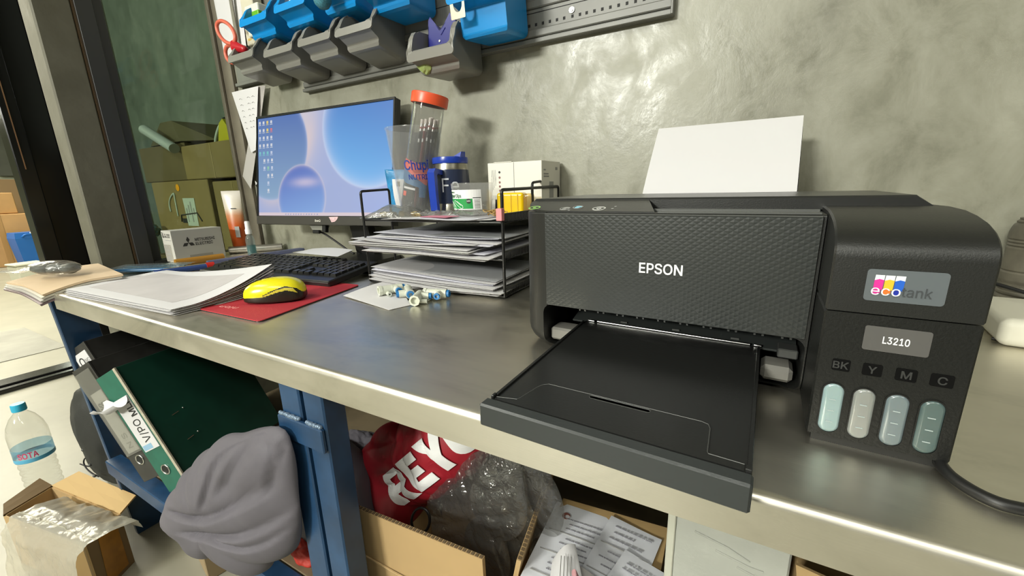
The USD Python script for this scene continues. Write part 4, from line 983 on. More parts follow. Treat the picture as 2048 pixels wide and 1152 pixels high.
for x, y, a, s in ((-0.028, 0.022, -52, 0.9), (-0.012, 0.023, -42, 1.1)):
    c = LineString([(0.008, 0.002), (-0.009, 0.002), (-0.011, 0.0), (-0.009, -0.002), (0.0105, -0.0028), (0.0128, 0.0), (0.0105, 0.0034), (-0.004, 0.0034)])
    obj("clip_outline", wrap(prism(affinity.translate(affinity.rotate(affinity.scale(c, s, s, origin=(0, 0)), a + 10, origin=(0, 0)), x, y).buffer(0.00045), 0.0002, "z", 0.0008), Rt_), WHITEINK, lbl)
seal = obj("count_seal", wrap(prism(Point(0.0125, 0.0285).buffer(0.0046), 0.0002, "z", 0.0008), Rt_), BLACKINK, lbl)
obj("lettering", wrap(text("100", 0.0030, (0.0125, 0.0272, 0.0011), (1, 0, 0), (0, 1, 0), 0.0002, True, "c"), Rt_), WHITEINK, seal)
obj("barcode", wrap(cat([prism(sbox(0.0235, z, 0.034, z + h), 0.0002, "z", 0.0005) for z, h in ((0.0145, 0.0015), (0.0175, 0.0012), (0.020, 0.002), (0.0235, 0.001), (0.026, 0.0018), (0.0295, 0.0012))]), Rt_), GREYINK, lbl, kind="stuff")
obj("label_line", wrap(prism(sbox(0.021, 0.0340, 0.037, 0.0352), 0.0002, "z", 0.0005), Rt_), BLACKINK, lbl)
obj("tub_clips", cat([tube([(0.028 * math.cos(a), 0.028 * math.sin(a), 0.006 + 0.001 * k), (0.028 * math.cos(a + 2.2), 0.020 * math.sin(a + 2.2), 0.008 + 0.001 * k)], 0.0006, 5) for k, a in enumerate(np.linspace(0, 6, 14))]), STEELROD, tub, kind="stuff")

wb = thing("white_box", "white product box with small grey print, against the wall behind the yellow case", "box", (-0.789, -0.056, Z0), 0)
WBOX = mat("box_white", (0.72, 0.70, 0.63), 0.6)
obj("body", box(-0.064, 0.064, -0.050, 0.047, 0, 0.1075, 0.0006), WBOX, wb)
obj("flap_seam", box(-0.0006, 0.0006, -0.0504, -0.0499, 0.0, 0.107), GREYINK, wb)
obj("top_flap", hull([(x, y, z) for x in (-0.050, -0.006) for y, z in ((-0.0505, 0.1075), (-0.046, 0.1075), (-0.046, 0.1095))]), WBOX, wb)
for z in (0.088, 0.077, 0.067, 0.0585, 0.050):
    obj("print_icon", prism(Point(-0.035, z).buffer(0.0024), 0.0003, "y", -0.0504), mat("icon_maroon", (0.25, 0.13, 0.12), 0.6) if z < 0.08 else BLACKINK, wb)
obj("print_line", cat([box(-0.055 + 0.0032 * k, -0.0542 + 0.0032 * k, -0.0503, -0.0499, z0_, z1_) for k in range(4) for z0_, z1_ in ((0.078 - 0.002 * k, 0.093), (0.048 + 0.004 * k, 0.076), (0.030, 0.040))]), GREYINK, wb, kind="stuff")
obj("side_label", cat([box(0.0639, 0.0643, y0_, y0_ + w, z, z + h) for y0_, w, z, h in ((-0.040, 0.010, 0.088, 0.003), (-0.040, 0.024, 0.080, 0.003), (-0.040, 0.026, 0.075, 0.003), (0.020, 0.012, 0.090, 0.006), (-0.012, 0.022, 0.030, 0.036))]), GREYINK, wb, kind="stuff")
yc = thing("yellow_case", "small translucent yellow plastic case, in front of the white box", "case", (-0.764, -0.145, Z0 + 0.004), 8)
YM = mat("case_yellow", (0.80, 0.52, 0.005), 0.25, coat=(0.5, 0.1), sss=(0.25, 0.004))
obj("case_body", cat(rbox(-0.038, 0.020, -0.014, 0.014, 0.0, 0.042, 0.006)), YM, yc, 40)
for x in (-0.022, -0.006, 0.008):
    obj("case_rib", box(x - 0.0008, x + 0.0008, -0.0148, -0.0135, 0.004, 0.038), mat("case_rib", (0.60, 0.36, 0.005), 0.3), yc)
obj("case_end", rbox(0.018, 0.036, -0.013, 0.013, 0.001, 0.040, 0.006), clear("case_clear", (0.95, 0.86, 0.60), haze=0.2, hazecol=(0.8, 0.65, 0.3)), yc, 40)
bc = thing("binder_clip", "black folded clip between the clip tub and the yellow case", "clip", (-0.812, -0.135, Z0 + 0.004), 0)
obj("clip_body", hull([(x, y, z) for x, k in ((-0.006, 1), (0.006, 1)) for y, z in ((-0.004, 0.0), (0.004, 0.0), (-0.002, 0.028), (0.002, 0.028))]), BLK, bc)
sc_ = thing("blue_sachet", "blue and white printed foil sachet standing left of the plastic cup", "sachet", (-1.078, -0.150, Z0), 12)
sa = quad_grid((-0.018, -0.004, 0.0), (0.030, 0.004, 0.0), (0.024, 0.012, 0.103), (-0.034, 0.006, 0.105), 16, 20, lambda u, v: np.stack([0 * u, -0.010 * np.sin(np.pi * v) * np.sin(np.pi * u), 0 * u], -1))
obj("pouch", shell(sa, 0.003), mat("sachet_blue", (0.03, 0.20, 0.42), 0.25, vary=(60, 0.3)), sc_, True)
obj("label", shell(sa[5:14, 3:16] + np.array([0, -0.0008, 0]), 0.0006), PAPER, sc_, True)
obj("print_mark", shell(sa[8:11, 12:15] + np.array([0, -0.0014, 0]), 0.0004), mat("print_brown", (0.20, 0.16, 0.10), 0.6, vary=(400, 0.5)), sc_, True)
pb = thing("parts_bag", "clear plastic bag of brass and steel parts, on the wire tray's front left corner", "bag", (-1.005, -0.225, Z0), 12)
BRASS, NICK = mat("part_brass", (0.62, 0.50, 0.30), 0.25, 1.0), mat("part_nickel", (0.58, 0.55, 0.48), 0.22, 1.0)
rng = np.random.default_rng(8)
for k, (x, y, a) in enumerate(((-0.030, -0.010, 20), (-0.008, -0.018, 80), (0.0, 0.006, 130), (0.026, -0.004, 60), (0.046, -0.012, 15))):
    obj("pipe_nipple", tf(cat(cyl((-0.010, 0, 0.0075), (0.010, 0, 0.0075), 0.0052, 14), cyl((-0.004, 0, 0.0075), (0.003, 0, 0.0075), 0.0068, 6)), TR(x, y, 0, 0, 0, a)), BRASS if k % 2 == 0 else NICK, pb, 35)
bagf = quad_grid((-0.082, -0.030, 0.001), (0.055, -0.036, 0.001), (0.066, 0.030, 0.004), (-0.062, 0.034, 0.004), 34, 18, None)
uu_, vv_ = np.meshgrid(np.linspace(0, 1, 34), np.linspace(0, 1, 18), indexing="ij")
bagf = bagf + up(0.024 * (np.sin(np.pi * np.clip(uu_ * 1.08, 0, 1)) ** 0.7) * np.sin(np.pi * vv_) ** 0.6 * (0.75 + 0.5 * meshkit.fbm(np.stack([uu_ * 6, vv_ * 4, 0 * uu_], -1), 3, 5)))
obj("bag", shell(bagf, 0.0003), BAGF, pb, True)
rb = thing("rubber_bands", "tangle of brown rubber bands and clear wrap in front of the yellow case", "rubber bands", (-0.775, -0.205, Z0 + 0.0038), 0)
for k in range(7):
    a = np.linspace(0, 2 * np.pi, 30, endpoint=False)
    R1, R2 = 0.012 + 0.014 * rng.random(), 0.006 + 0.006 * rng.random()
    x, y = R1 * np.cos(a), R2 * np.sin(a)
    t = rng.random() * 6
    obj("band", tube(np.stack([x * math.cos(t) - y * math.sin(t) + 0.02 * (rng.random() - 0.5), x * math.sin(t) + y * math.cos(t) + 0.012 * (rng.random() - 0.5), 0.002 + 0.0014 * k + 0.002 * np.sin(3 * a + k)], 1), 0.0009, 6, True), mat("band_brown", (0.42, 0.26, 0.08), 0.6), rb, True)
cw = thing("crumpled_wrap", "crumpled clear wrap lying in front of the clip tub and mug", "wrapper", (-0.862, -0.232, Z0 + 0.0045), 0)
uu_, vv_ = np.meshgrid(np.linspace(0, 1, 40), np.linspace(0, 1, 16), indexing="ij")
obj("film", shell(quad_grid((-0.085, -0.018, 0.001), (0.075, -0.020, 0.001), (0.08, 0.016, 0.002), (-0.08, 0.016, 0.002), 40, 16) + up(0.014 * meshkit.fbm(np.stack([uu_ * 14, vv_ * 5, 0 * uu_], -1), 3, 2) ** 1.6), 0.0003), BAGF, cw, True)
obj("pink_tag", tf(cat(rbox(-0.0058, 0.0058, -0.005, 0.005, 0.0, 0.021, 0.0012)), TR(-0.7245, -0.2775, 0.1405)), mat("tag_pink", (0.68, 0.24, 0.26), 0.6), None, 30, "pink rubber tag on the wire tray's right front post", "tag")

# ------------------------------------------------------------------ the louvre panels and bins on the wall
PANELM = mat("louvre_grey", (0.155, 0.155, 0.14), 0.42, vary=(10, 0.08))
lp = thing("louvre_panel", "long grey louvre panel with square slots, screwed to the concrete wall over the monitor", "panel", (-1.02, 0, 0.49), 0)
obj("plate", cat(box(-0.53, 0.514, -0.012, -0.0005, 0.0, 0.30, 0.001)), PANELM, lp)
obj("bottom_fold", cat(box(-0.53, 0.514, -0.020, -0.012, 0.0, 0.0085, 0.001)), PANELM, lp)
obj("rib", cat(box(-0.53, 0.514, -0.0165, -0.012, 0.012, 0.0275, 0.002)), PANELM, lp)
obj("rib", cat(box(-0.53, 0.514, -0.0165, -0.012, 0.066, 0.081, 0.002)), PANELM, lp)
obj("end_flange", box(0.512, 0.5165, -0.021, -0.0005, 0.0, 0.30, 0.001), PANELM, lp)
for k in range(26):
    x = 0.242 + 0.0158 * (k - 10)
    if k in (15, 16):
        x += 0.002
    obj("slot", box(x - 0.0025, x + 0.0025, -0.0124, -0.0115, 0.0335, 0.0390), mat("slot_dark", (0.006, 0.006, 0.006), 0.7), lp)
obj("screw", cat(cyl((0.322, -0.0145, 0.047), (0.322, -0.012, 0.047), 0.0058, 18), cyl((0.322, -0.0165, 0.047), (0.322, -0.0145, 0.047), 0.0032, 12)), STEELROD, lp, 40)
obj("seam", cat([box(-0.53, 0.514, -0.0126, -0.0119, z, z + 0.0012) for z in (0.058, 0.118, 0.178)]), mat("slot_dark", ()), lp, kind="stuff")
lp2 = thing("louvre_panel", "short louvre panel behind the scissors at the wall's left end", "panel", (-1.735, 0, 0.548), 0)
obj("plate", box(-0.155, 0.185, -0.012, -0.0005, 0.0, 0.26, 0.001), PANELM, lp2)
obj("bottom_fold", box(-0.155, 0.185, -0.022, -0.012, 0.0, 0.010, 0.001), PANELM, lp2)


def bin_parts(t, m, zl=0.026, w=0.106):
    sec = Polygon([(0, 0.0), (-0.076, 0.0), (-0.086, 0.003), (-0.090, 0.009), (-0.0905, zl - 0.011), (-0.093, zl - 0.008), (-0.117, zl), (-0.117, zl + 0.018), (-0.111, zl + 0.024), (-0.105, zl + 0.042), (-0.097, zl + 0.056), (-0.082, zl + 0.063), (0, zl + 0.064)])
    ins = Polygon([(-0.003, 0.003), (-0.075, 0.003), (-0.084, 0.006), (-0.087, 0.010), (-0.0875, zl - 0.009), (-0.114, zl + 0.003), (-0.13, 0.3), (-0.003, 0.3)])

    def solid(i):
        r = prism(rrect(-w / 2 + i, w / 2 - i, i, 0.4, 0.012), 0.2, "y", -0.15)   # rounded lower long edges
        return man(r) ^ man(prism(ins if i else sec, w, "x", -w / 2))
    q = (solid(0) - solid(0.003)).to_mesh()
    obj("shell", trimesh.Trimesh(q.vert_properties[:, :3], q.tri_verts, process=False), m, t, 35)
    W = w / 2 + 0.009
    rim = rrect(-W, W, zl - 0.002, zl + 0.2, 0.007).difference(rrect(-w / 2 + 0.003, w / 2 - 0.003, zl + 0.0155, zl + 0.3, 0.012)).intersection(sbox(-1, 0, 1, zl + 0.060))
    v = prism(rim, 0.0035, "y", -0.1205)
    v = v.subdivide().subdivide()
    v.vertices[:, 1] += np.interp(v.vertices[:, 2] - zl, [0.018, 0.024, 0.042, 0.056, 0.060], [0, 0.006, 0.012, 0.020, 0.026])
    obj("label_rim", v, m, t)
    return t


BING = mat("bin_grey", (0.20, 0.195, 0.175), 0.33, bump=(200, 0.03))
BINB = mat("bin_blue", (0.004, 0.235, 0.60), 0.28, bump=(200, 0.03))
GG, GB = "grey bins over the monitor", "blue bins over the grey bins"
g0 = bin_parts(thing("wall_bin", "empty grey wall bin over the monitor's right corner, last of its row", "bin", (-1.190, -0.019, 0.508), 0, GG, rx=-10), BING)
dup(g0, "wall_bin", "empty grey wall bin over the monitor, second from the right in its row", "bin", (-1.330, -0.019, 0.511), 0, GG, -10)
dup(g0, "wall_bin", "empty grey wall bin over the monitor, next to the scissors bin", "bin", (-1.478, -0.019, 0.510), 0, GG, -10)
dup(g0, "wall_bin", "grey plastic wall bin holding the scissors at the left end of the row", "bin", (-1.640, -0.024, 0.521), 0, GG, -10)
dup(g0, "wall_bin", "grey plastic wall bin hung lower, holding the blue tape dispenser", "bin", (-0.962, -0.021, 0.446), 0, None, 4)
b0 = bin_parts(thing("wall_bin", "bright blue wall bin with a steel hook plate, right of the tape dispenser", "bin", (-0.845, -0.021, 0.502), 0, rx=8), BINB, 0.062)
b1 = bin_parts(thing("wall_bin", "bright blue wall bin holding the green and white packet", "bin", (-1.560, -0.020, 0.602), 0, GB, rx=-8), BINB)
dup(b1, "wall_bin", "bright blue wall bin holding the crumpled clear pouch", "bin", (-1.402, -0.020, 0.604), 0, GB, -8)
dup(b1, "wall_bin", "bright blue wall bin holding the round white brush", "bin", (-1.250, -0.020, 0.604), 0, GB, -8)
dup(b1, "wall_bin", "bright blue wall bin cut by the picture's top, rightmost over the grey row", "bin", (-1.085, -0.020, 0.588), 0, GB, 2)
hp = thing("hook_plate", "steel plate with an oval hole clipped on the right blue bin's lip", "plate", (-0.882, -0.1455, 0.518), 0, rx=6)
obj("plate", prism(rrect(-0.017, 0.017, 0, 0.048, 0.002).difference(affinity.scale(Point(0.001, 0.026).buffer(0.012), 0.85, 1.25)), 0.0012, "y", 0), mat("plate_steel", (0.62, 0.58, 0.48), 0.3, 0.9), hp)
td = thing("tape_dispenser", "dark blue steel tape dispenser standing in the low grey bin", "tape dispenser", (-0.962, -0.075, 0.4465), 0, rx=-4)
TB = mat("dispenser_blue", (0.007, 0.010, 0.17), 0.3)
sil = affinity.scale(Polygon([(-0.030, 0.012), (0.006, 0.002), (0.026, 0.012), (0.034, 0.060), (0.028, 0.085), (0.014, 0.099), (0.0, 0.082), (-0.010, 0.074), (-0.022, 0.088), (-0.034, 0.101), (-0.038, 0.095), (-0.040, 0.045)]), 1.12, 1.14, origin=(0, 0))
obj("front_plate", prism(sil, 0.002, "y", -0.018), TB, td, 20)
obj("side_wall", prism(sil.difference(sil.buffer(-0.002)).intersection(sbox(-1, -1, 1, 0.096)), 0.036, "y", -0.018), TB, td)
obj("back_plate", prism(sil.intersection(sbox(-1, 0, 1, 0.08)), 0.002, "y", 0.016), TB, td)
for x, z in ((-0.012, 0.062), (-0.016, 0.050)):
    obj("rivet", cyl((x, -0.0192, z), (x, -0.0178, z), 0.0024, 12), STEELROD, td)
obj("dispenser_label", box(0.012, 0.024, -0.0186, -0.018, 0.040, 0.054), mat("label_dim", (0.12, 0.14, 0.34), 0.4), td)
obj("cutter", hull([(x, -0.0195, z) for x, z in ((-0.008, 0.073), (0.004, 0.086))] + [(x, -0.016, z) for x, z in ((-0.008, 0.073), (0.004, 0.086), (-0.006, 0.078))]), STEELROD, td)
obj("green_packet", tf(lump((0.019, 0.010, 0.026), 21, 0.3), TR(-1.000, -0.112, 0.466)), mat("packet_green", (0.30, 0.38, 0.12), 0.2, coat=(0.8, 0.05)), None, True, "shiny pale green packet in the low grey bin beside the tape dispenser", "packet")

sc2 = thing("scissors", "pair of scissors with red and orange handles, blades down in the grey bin", "scissors", (-1.655, -0.105, 0.592), 0)
RED, CORAL = mat("handle_red", (0.42, 0.012, 0.020), 0.3), mat("handle_coral", (0.62, 0.13, 0.08), 0.35)


def loop(cx, cz, a, b, rot, r, y=0.0):
    t = np.linspace(0, 2 * np.pi, 40, endpoint=False)
    x, z = a * np.cos(t), b * np.sin(t)
    c, s = math.cos(math.radians(rot)), math.sin(math.radians(rot))
    return tube(np.stack([cx + c * x - s * z, 0 * t + y, cz + s * x + c * z], 1), r, 10, True)


obj("handle_ring", loop(-0.082, 0.068, 0.048, 0.025, -32, 0.0052, -0.004), CORAL, sc2, True)
obj("handle_ring", loop(-0.092, 0.014, 0.030, 0.023, -25, 0.0052, 0.006), CORAL, sc2, True)
obj("handle_grip", hull(np.vstack([trimesh.creation.icosphere(2, r).vertices + c for r, c in ((0.013, (-0.050, -0.002, 0.022)), (0.010, (-0.012, 0, 0.012)), (0.009, (-0.055, -0.002, 0.034)))])), RED, sc2, True)
obj("blade", hull([(x, y, z) for y in (-0.0035, -0.0015) for x, z in ((-0.075, 0.014), (-0.078, 0.006), (0.060, -0.040), (0.045, -0.045))]), STEELROD, sc2)
obj("blade", hull([(x, y, z) for y in (0.0015, 0.0035) for x, z in ((-0.050, 0.028), (-0.056, 0.020), (0.058, -0.036), (0.050, -0.044))]), STEELROD, sc2)
obj("pivot", cyl((0.0, -0.006, -0.006), (0.0, 0.006, -0.006), 0.005, 14), STEELROD, sc2, 40)

PP = thing("wall_paper", "white paper sheet hanging on the wall behind the scissors", "paper", (-1.862, -0.021, 0.640), 0)
obj("sheet", shell(quad_grid((-0.062, 0, 0.0), (0.075, 0, -0.012), (0.075, 0.004, 0.20), (-0.075, 0.004, 0.20), 10, 12, lambda u, v: np.stack([0 * u, -0.006 * np.sin(2 * u) * (1 - v), 0 * u], -1)), 0.0007), PAPER, PP, True)
obj("grey_strip", box(0.038, 0.052, -0.014, -0.0075, 0.02, 0.20, 0.002), mat("strip_taupe", (0.20, 0.19, 0.15), 0.5), PP)
bx2 = thing("cream_box", "narrow cream box on the wall between the scissors and the blue bins", "box", (-1.712, -0.030, 0.640), 0)
obj("body", box(-0.032, 0.028, -0.018, 0.012, 0, 0.17, 0.002), mat("cream_card", (0.55, 0.52, 0.40), 0.6), bx2)
obj("print_mark", box(-0.022, -0.004, -0.0184, -0.0178, 0.012, 0.018), mat("print_gold", (0.50, 0.34, 0.08), 0.5), bx2)
nt = thing("pinned_note", "white handwritten note folded against the wall beside the monitor", "paper", (-1.845, -0.026, 0.215), 0)
obj("sheet", shell(quad_grid((-0.005, -0.004, 0.12), (0.036, -0.012, 0.125), (0.088, 0.0, 0.318), (-0.066, 0.0, 0.318), 12, 12), 0.0006), PAPER, nt, True)
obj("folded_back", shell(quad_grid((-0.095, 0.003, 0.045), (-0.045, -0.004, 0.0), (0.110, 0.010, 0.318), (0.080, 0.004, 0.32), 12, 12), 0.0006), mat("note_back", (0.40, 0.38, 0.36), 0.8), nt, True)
wl = []
for k in range(18):
    v_ = 0.86 - 0.095 * (k // 3)
    u_ = 0.22 + 0.24 * (k % 3) + 0.05 * ((k * 5) % 3)
    A_, B_, C_, D_ = (np.array(x) for x in ((-0.005, -0.004, 0.12), (0.036, -0.012, 0.125), (0.088, 0.0, 0.318), (-0.066, 0.0, 0.318)))
    q = lambda u, v: (1 - v) * ((1 - u) * A_ + u * B_) + v * ((1 - u) * D_ + u * C_) - np.array([0, 0.0007, 0])
    wl.append(tube([q(u_, v_), q(u_ + 0.05, v_ + 0.012), q(u_ + 0.12, v_ - 0.008)], 0.0006, 4))
obj("handwriting", cat(wl), GREYINK, nt, kind="stuff")
obj("corner_tip", hull([(-0.012, -0.004, 0.012), (-0.012, -0.004, 0.027), (0.004, -0.006, 0.018), (-0.008, -0.002, 0.018)]), PAPER, nt)

gp = thing("green_white_packet", "green and white packet standing in the leftmost blue bin", "packet", (-1.615, -0.085, 0.631), 0)
obj("packet_body", rbox(-0.030, 0.034, -0.016, 0.016, 0, 0.080, 0.006), mat("packet_white", (0.66, 0.68, 0.58), 0.4), gp, True)
obj("green_panel", rbox(-0.016, 0.036, -0.0175, 0.010, 0.006, 0.060, 0.004), mat("panel_green", (0.13, 0.40, 0.02), 0.3), gp, True)
for x in (-0.006, 0.004, 0.013, 0.022):
    obj("panel_stripe", box(x, x + 0.0024, -0.0182, -0.017, 0.010, 0.034), mat("stripe_green", (0.05, 0.20, 0.02), 0.4), gp)
obj("clear_pouch", tf(lump((0.040, 0.022, 0.030), 31, 0.3), TR(-1.440, -0.088, 0.667)), BAGF, None, True, "crumpled clear pouch bulging from the second blue bin", "bag")
br = thing("brush", "round white fibre brush with blue bristle tips, in the third blue bin", "brush", (-1.262, -0.150, 0.655), 0, ry=-10)
obj("fibre_head", lump((0.024, 0.024, 0.034), 41, 0.12, 4, 9.0), mat("fibre_cream", (0.62, 0.58, 0.46), 0.9, bump=(220, 1.0)), br, True)
obj("bristle_tip", lathe([(0.0, -0.046), (0.012, -0.043), (0.019, -0.033), (0.021, -0.018), (0, -0.018)], 24), mat("bristle_blue", (0.05, 0.20, 0.26), 0.5, vary=(300, 0.5)), br, True)

# ------------------------------------------------------------------ right of the printer
wp = thing("white_package", "white package with a blue spot, lying on the bench right of the printer", "package", (-0.020, -0.170, 0), -8)
obj("package_body", rbox(-0.060, 0.20, -0.065, 0.070, 0.0005, 0.034, 0.010), mat("package_white", (0.62, 0.60, 0.50), 0.55), wp, True)
obj("blue_spot", tf(prism(affinity.scale(Point(-0.015, -0.02).buffer(0.016), 1.0, 0.7), 0.0006, "z", 0.0338), TR()), mat("spot_blue", (0.16, 0.34, 0.52), 0.5), wp)
rl = thing("wrapped_roll", "grey brown roll wrapped in creased film, standing behind the white package", "roll", (0.012, -0.046, 0), 0)
zz = np.linspace(0, 0.135, 60)
rng = np.random.default_rng(17)
rp = [(0.0, 0.0)] + [(0.040 - 0.006 * max(0, (z - 0.112) / 0.023) ** 2 - (0.0016 * (rng.random() < 0.22)) + 0.0005 * math.sin(130 * z), z) for z in zz] + [(0, 0.135)]
obj("roll_body", lathe(rp, 40), mat("roll_grey", (0.115, 0.105, 0.078), 0.5, vary=(24, 0.3)), rl, 35)
obj("thin_cable", tube(spline([(-0.085, -0.205, 0.003), (-0.05, -0.235, 0.006), (-0.035, -0.262, 0.003), (0.06, -0.30, 0.003), (0.2, -0.33, 0.003)], 8), 0.0020, 8), CABLE, None, True, "thin black cable in front of the white package", "cable")
obj("flat_cable", tube(spline([(-0.055, -0.105, 0.052), (-0.02, -0.15, 0.044), (0.03, -0.19, 0.0385), (0.10, -0.215, 0.0385), (0.19, -0.16, 0.0385)], 8), 0.0026, 8), CABLE, None, True, "black cable lying over the white package", "cable")

# ------------------------------------------------------------------ under the bench


class Pillow:
    """a soft lumpy body from its outline in the (x, z) plane: star-shaped about c, bulging df to the front and db to the back of y0"""

    def __init__(s, pts, c, y0, df, db, seed, amp=0.25, fq=14.0, crease=0.010, folds=()):
        s.folds, s.c, s.y0, s.df, s.db, s.seed, s.amp, s.fq, s.crease = folds, np.array(c), y0, df, db, seed, amp, fq, crease
        p = np.array(pts) - s.c
        th = np.arctan2(p[:, 1], p[:, 0])
        o = np.argsort(th)
        th, r = th[o], np.hypot(p[o, 0], p[o, 1])
        t = np.linspace(-np.pi, np.pi, 181)[:-1]
        s.t, s.r = t, np.interp(t, np.r_[th - 2 * np.pi, th, th + 2 * np.pi], np.r_[r, r, r])
        k = np.array([1, 2, 1]) / 4
        for _ in range(2):
            s.r = np.convolve(np.r_[s.r[-1], s.r, s.r[0]], k, "valid")

    def front(s, x, z, sgn=-1):
        d = np.stack([x - s.c[0], z - s.c[1]], -1)
        q = np.clip(np.hypot(d[..., 0], d[..., 1]) / np.interp(np.arctan2(d[..., 1], d[..., 0]), np.r_[s.t, np.pi], np.r_[s.r, s.r[0]]), 0, 1)
        P = np.stack([x * s.fq, z * s.fq, 0 * x + s.seed], -1)
        h = np.sqrt(1 - q ** 2.6) * (1 + s.amp * (meshkit.fbm(P * 0.4, 2, s.seed) - 0.5) * 2)
        a1, a2 = 0.9 * x + 0.5 * z, -0.5 * x + 0.9 * z
        w1 = np.abs(meshkit.fbm(np.stack([a1 * s.fq * 0.35, a2 * s.fq * 1.1, 0 * x + s.seed], -1), 2, s.seed + 9) - 0.5) * 2
        w2 = np.abs(meshkit.fbm(np.stack([a2 * s.fq * 0.45, a1 * s.fq * 1.3, 0 * x + 3.0 * s.seed], -1), 2, s.seed + 4) - 0.5) * 2
        h2 = s.crease * ((1 - w1) ** 4 + 0.7 * (1 - w2) ** 5) * np.sqrt(1 - q ** 4)
        for (xa, za), (xb, zb), dp, wd in s.folds:   # a pinched fold along each line
            L = math.hypot(xb - xa, zb - za)
            ux, uz = (xb - xa) / L, (zb - za) / L
            al, ac = (x - xa) * ux + (z - za) * uz, -(x - xa) * uz + (z - za) * ux
            ac = ac + 0.012 * np.sin(al / L * 4.0)
            t = ac / (wd * (0.5 + 0.8 * np.clip(al / L, 0, 1)))
            h2 = h2 + dp * (np.where(t > 0, np.exp(-t * 1.2), np.exp(-(t * 3.5) ** 2))) * np.exp(-np.clip(np.abs(al / L - 0.5) - 0.45, 0, 9) ** 2 * 40) * np.sqrt(1 - q ** 4)
        return s.y0 + sgn * ((s.df if sgn < 0 else s.db) * h - h2)

    def mesh(s, rings=44):
        n = len(s.t)
        rho = np.sin(np.linspace(0, np.pi / 2, rings))
        X = s.c[0] + rho[:, None] * s.r * np.cos(s.t)
        Z = s.c[1] + rho[:, None] * s.r * np.sin(s.t)
        yf, yb = s.front(X, Z), s.front(X, Z, 1)
        yb[-1] = yf[-1]
        V = np.vstack([np.stack([X, yf, Z], -1).reshape(-1, 3), np.stack([X, yb, Z], -1).reshape(-1, 3)])
        f = []
        i, j = np.meshgrid(np.arange(rings - 1), np.arange(n), indexing="ij")
        a, b, c, d = i * n + j, i * n + (j + 1) % n, (i + 1) * n + (j + 1) % n, (i + 1) * n + j
        A = np.vstack([np.stack([a, b, c], -1).reshape(-1, 3), np.stack([a, c, d], -1).reshape(-1, 3)])
        m = trimesh.Trimesh(V, np.vstack([A, A[:, ::-1] + rings * n]), process=False)
        m.merge_vertices()
        m.update_faces(m.nondegenerate_faces())
        return m


# three lever arch binders leaning together at the left end
RB = trimesh.transformations.rotation_matrix(float(np.linalg.norm((0.057, -0.466, 0.247))), (0.057, -0.466, 0.247))
ob = np.array((-1.439, -0.581, -0.454))
EYE = mat("ring_chrome", (0.6, 0.6, 0.56), 0.25, 1.0)
EDGE = mat("binder_board_edge", (0.42, 0.38, 0.29), 0.8, vary=(40, 0.25))


def binder(label, slot_, up_, back, m, spine, parts):
    eul = np.degrees(trimesh.transformations.euler_from_matrix(RB, "sxyz"))
    loc = ob + RB[:3, :3] @ np.array((-0.0755 * slot_, back, up_))
    t = thing("lever_arch_binder", label, "binder", loc, eul[2], None, eul[0], eul[1])
    w, d, h = 0.0725, 0.265, 0.297
    obj("spine", box(0.001, w - 0.001, 0.0, 0.0025, 0, h, 0.0006), m, t)
    obj("cover", box(w - 0.0022, w, 0.002, d, 0, h, 0.0005), spine, t)
    obj("cover", box(0.0, 0.0022, 0.002, d, 0, h, 0.0005), spine, t)
    obj("paper_block", box(0.006, w - 0.012, 0.02, d - 0.02, 0.012, h - 0.015), SHEETS[2], t)
    obj("board_edge", cat(box(w - 0.0030, w + (0.0050 if parts.get("edge") else 0.0012), -0.0014, 0.0026, 0, h, 0.0006)), EDGE if parts.get("edge") else m, t)
    obj("finger_ring", tf(trimesh.creation.torus(0.0115, 0.0017, 28, 10), TR(w / 2, -0.0006, 0.052, 90, 0, 0)), EYE, t, True)
    obj("finger_hole", tf(trimesh.creation.cylinder(0.0108, 0.001, sections=24), TR(w / 2, -0.0002, 0.052, 90, 0, 0)), DARKIN, t)
    return t, w, d, h


GREENB = mat("binder_green", (0.012, 0.115, 0.075), 0.4, vary=(30, 0.15))
GREENC = mat("binder_green_cover", (0.006, 0.055, 0.034), 0.5, vary=(20, 0.15))
t, w, d, h = binder("dark green lever arch binder with a worn edge and a peeling spine label", 0, 0, 0, GREENB, GREENC, {"edge": 1})
lab = obj("spine_label", box(0.010, w - 0.008, -0.0012, 0.0, 0.105, 0.235), PAPER, t)
obj("lettering", text("V/PO", 0.024, (w / 2 + 0.018, -0.0014, 0.125), (0, 0, 1), (-1, 0, 0), 0.0003, width=0.055), BLACKINK, lab)
obj("lettering", text("MLn", 0.020, (w / 2 + 0.024, -0.0014, 0.188), (0, 0, 1), (-1, 0, 0), 0.0003, True, width=0.040), BLACKINK, lab)
obj("label_stripe", box(0.012, 0.044, -0.0015, -0.0011, 0.108, 0.120), mat("stripe_sky", (0.25, 0.42, 0.58), 0.6), lab)
cv = np.linspace(0, 2.6, 14)
cg = np.stack([np.stack([np.full(14, x), -0.002 - 0.016 * (1 - np.cos(cv)), 0.235 - 0.020 * np.sin(cv) + 0.012 * (x < 0)], -1) for x in np.linspace(-0.018, w - 0.008, 6)])
obj("label_curl", shell(cg, 0.0006), PAPER, lab, True)
for z in (0.085, 0.150):
    obj("cover_rivet", cat([tube([(w + 0.0006, 0.045 + 0.032 * k, z + 0.002), (w + 0.0008, 0.06 + 0.032 * k, z + 0.004)], 0.0012, 6) for k in range(1)] + [tf(trimesh.creation.icosphere(1, 0.002), TR(w + 0.0004, 0.072, z + 0.006))]), EYE, t, kind="stuff")
GRB = mat("binder_black", (0.032, 0.031, 0.028), 0.45, vary=(40, 0.2))
t, w, d, h = binder("black lever arch binder with a plastic spine pocket, beside the green binder", 1, 0.044, 0.008, GRB, GRB, {})
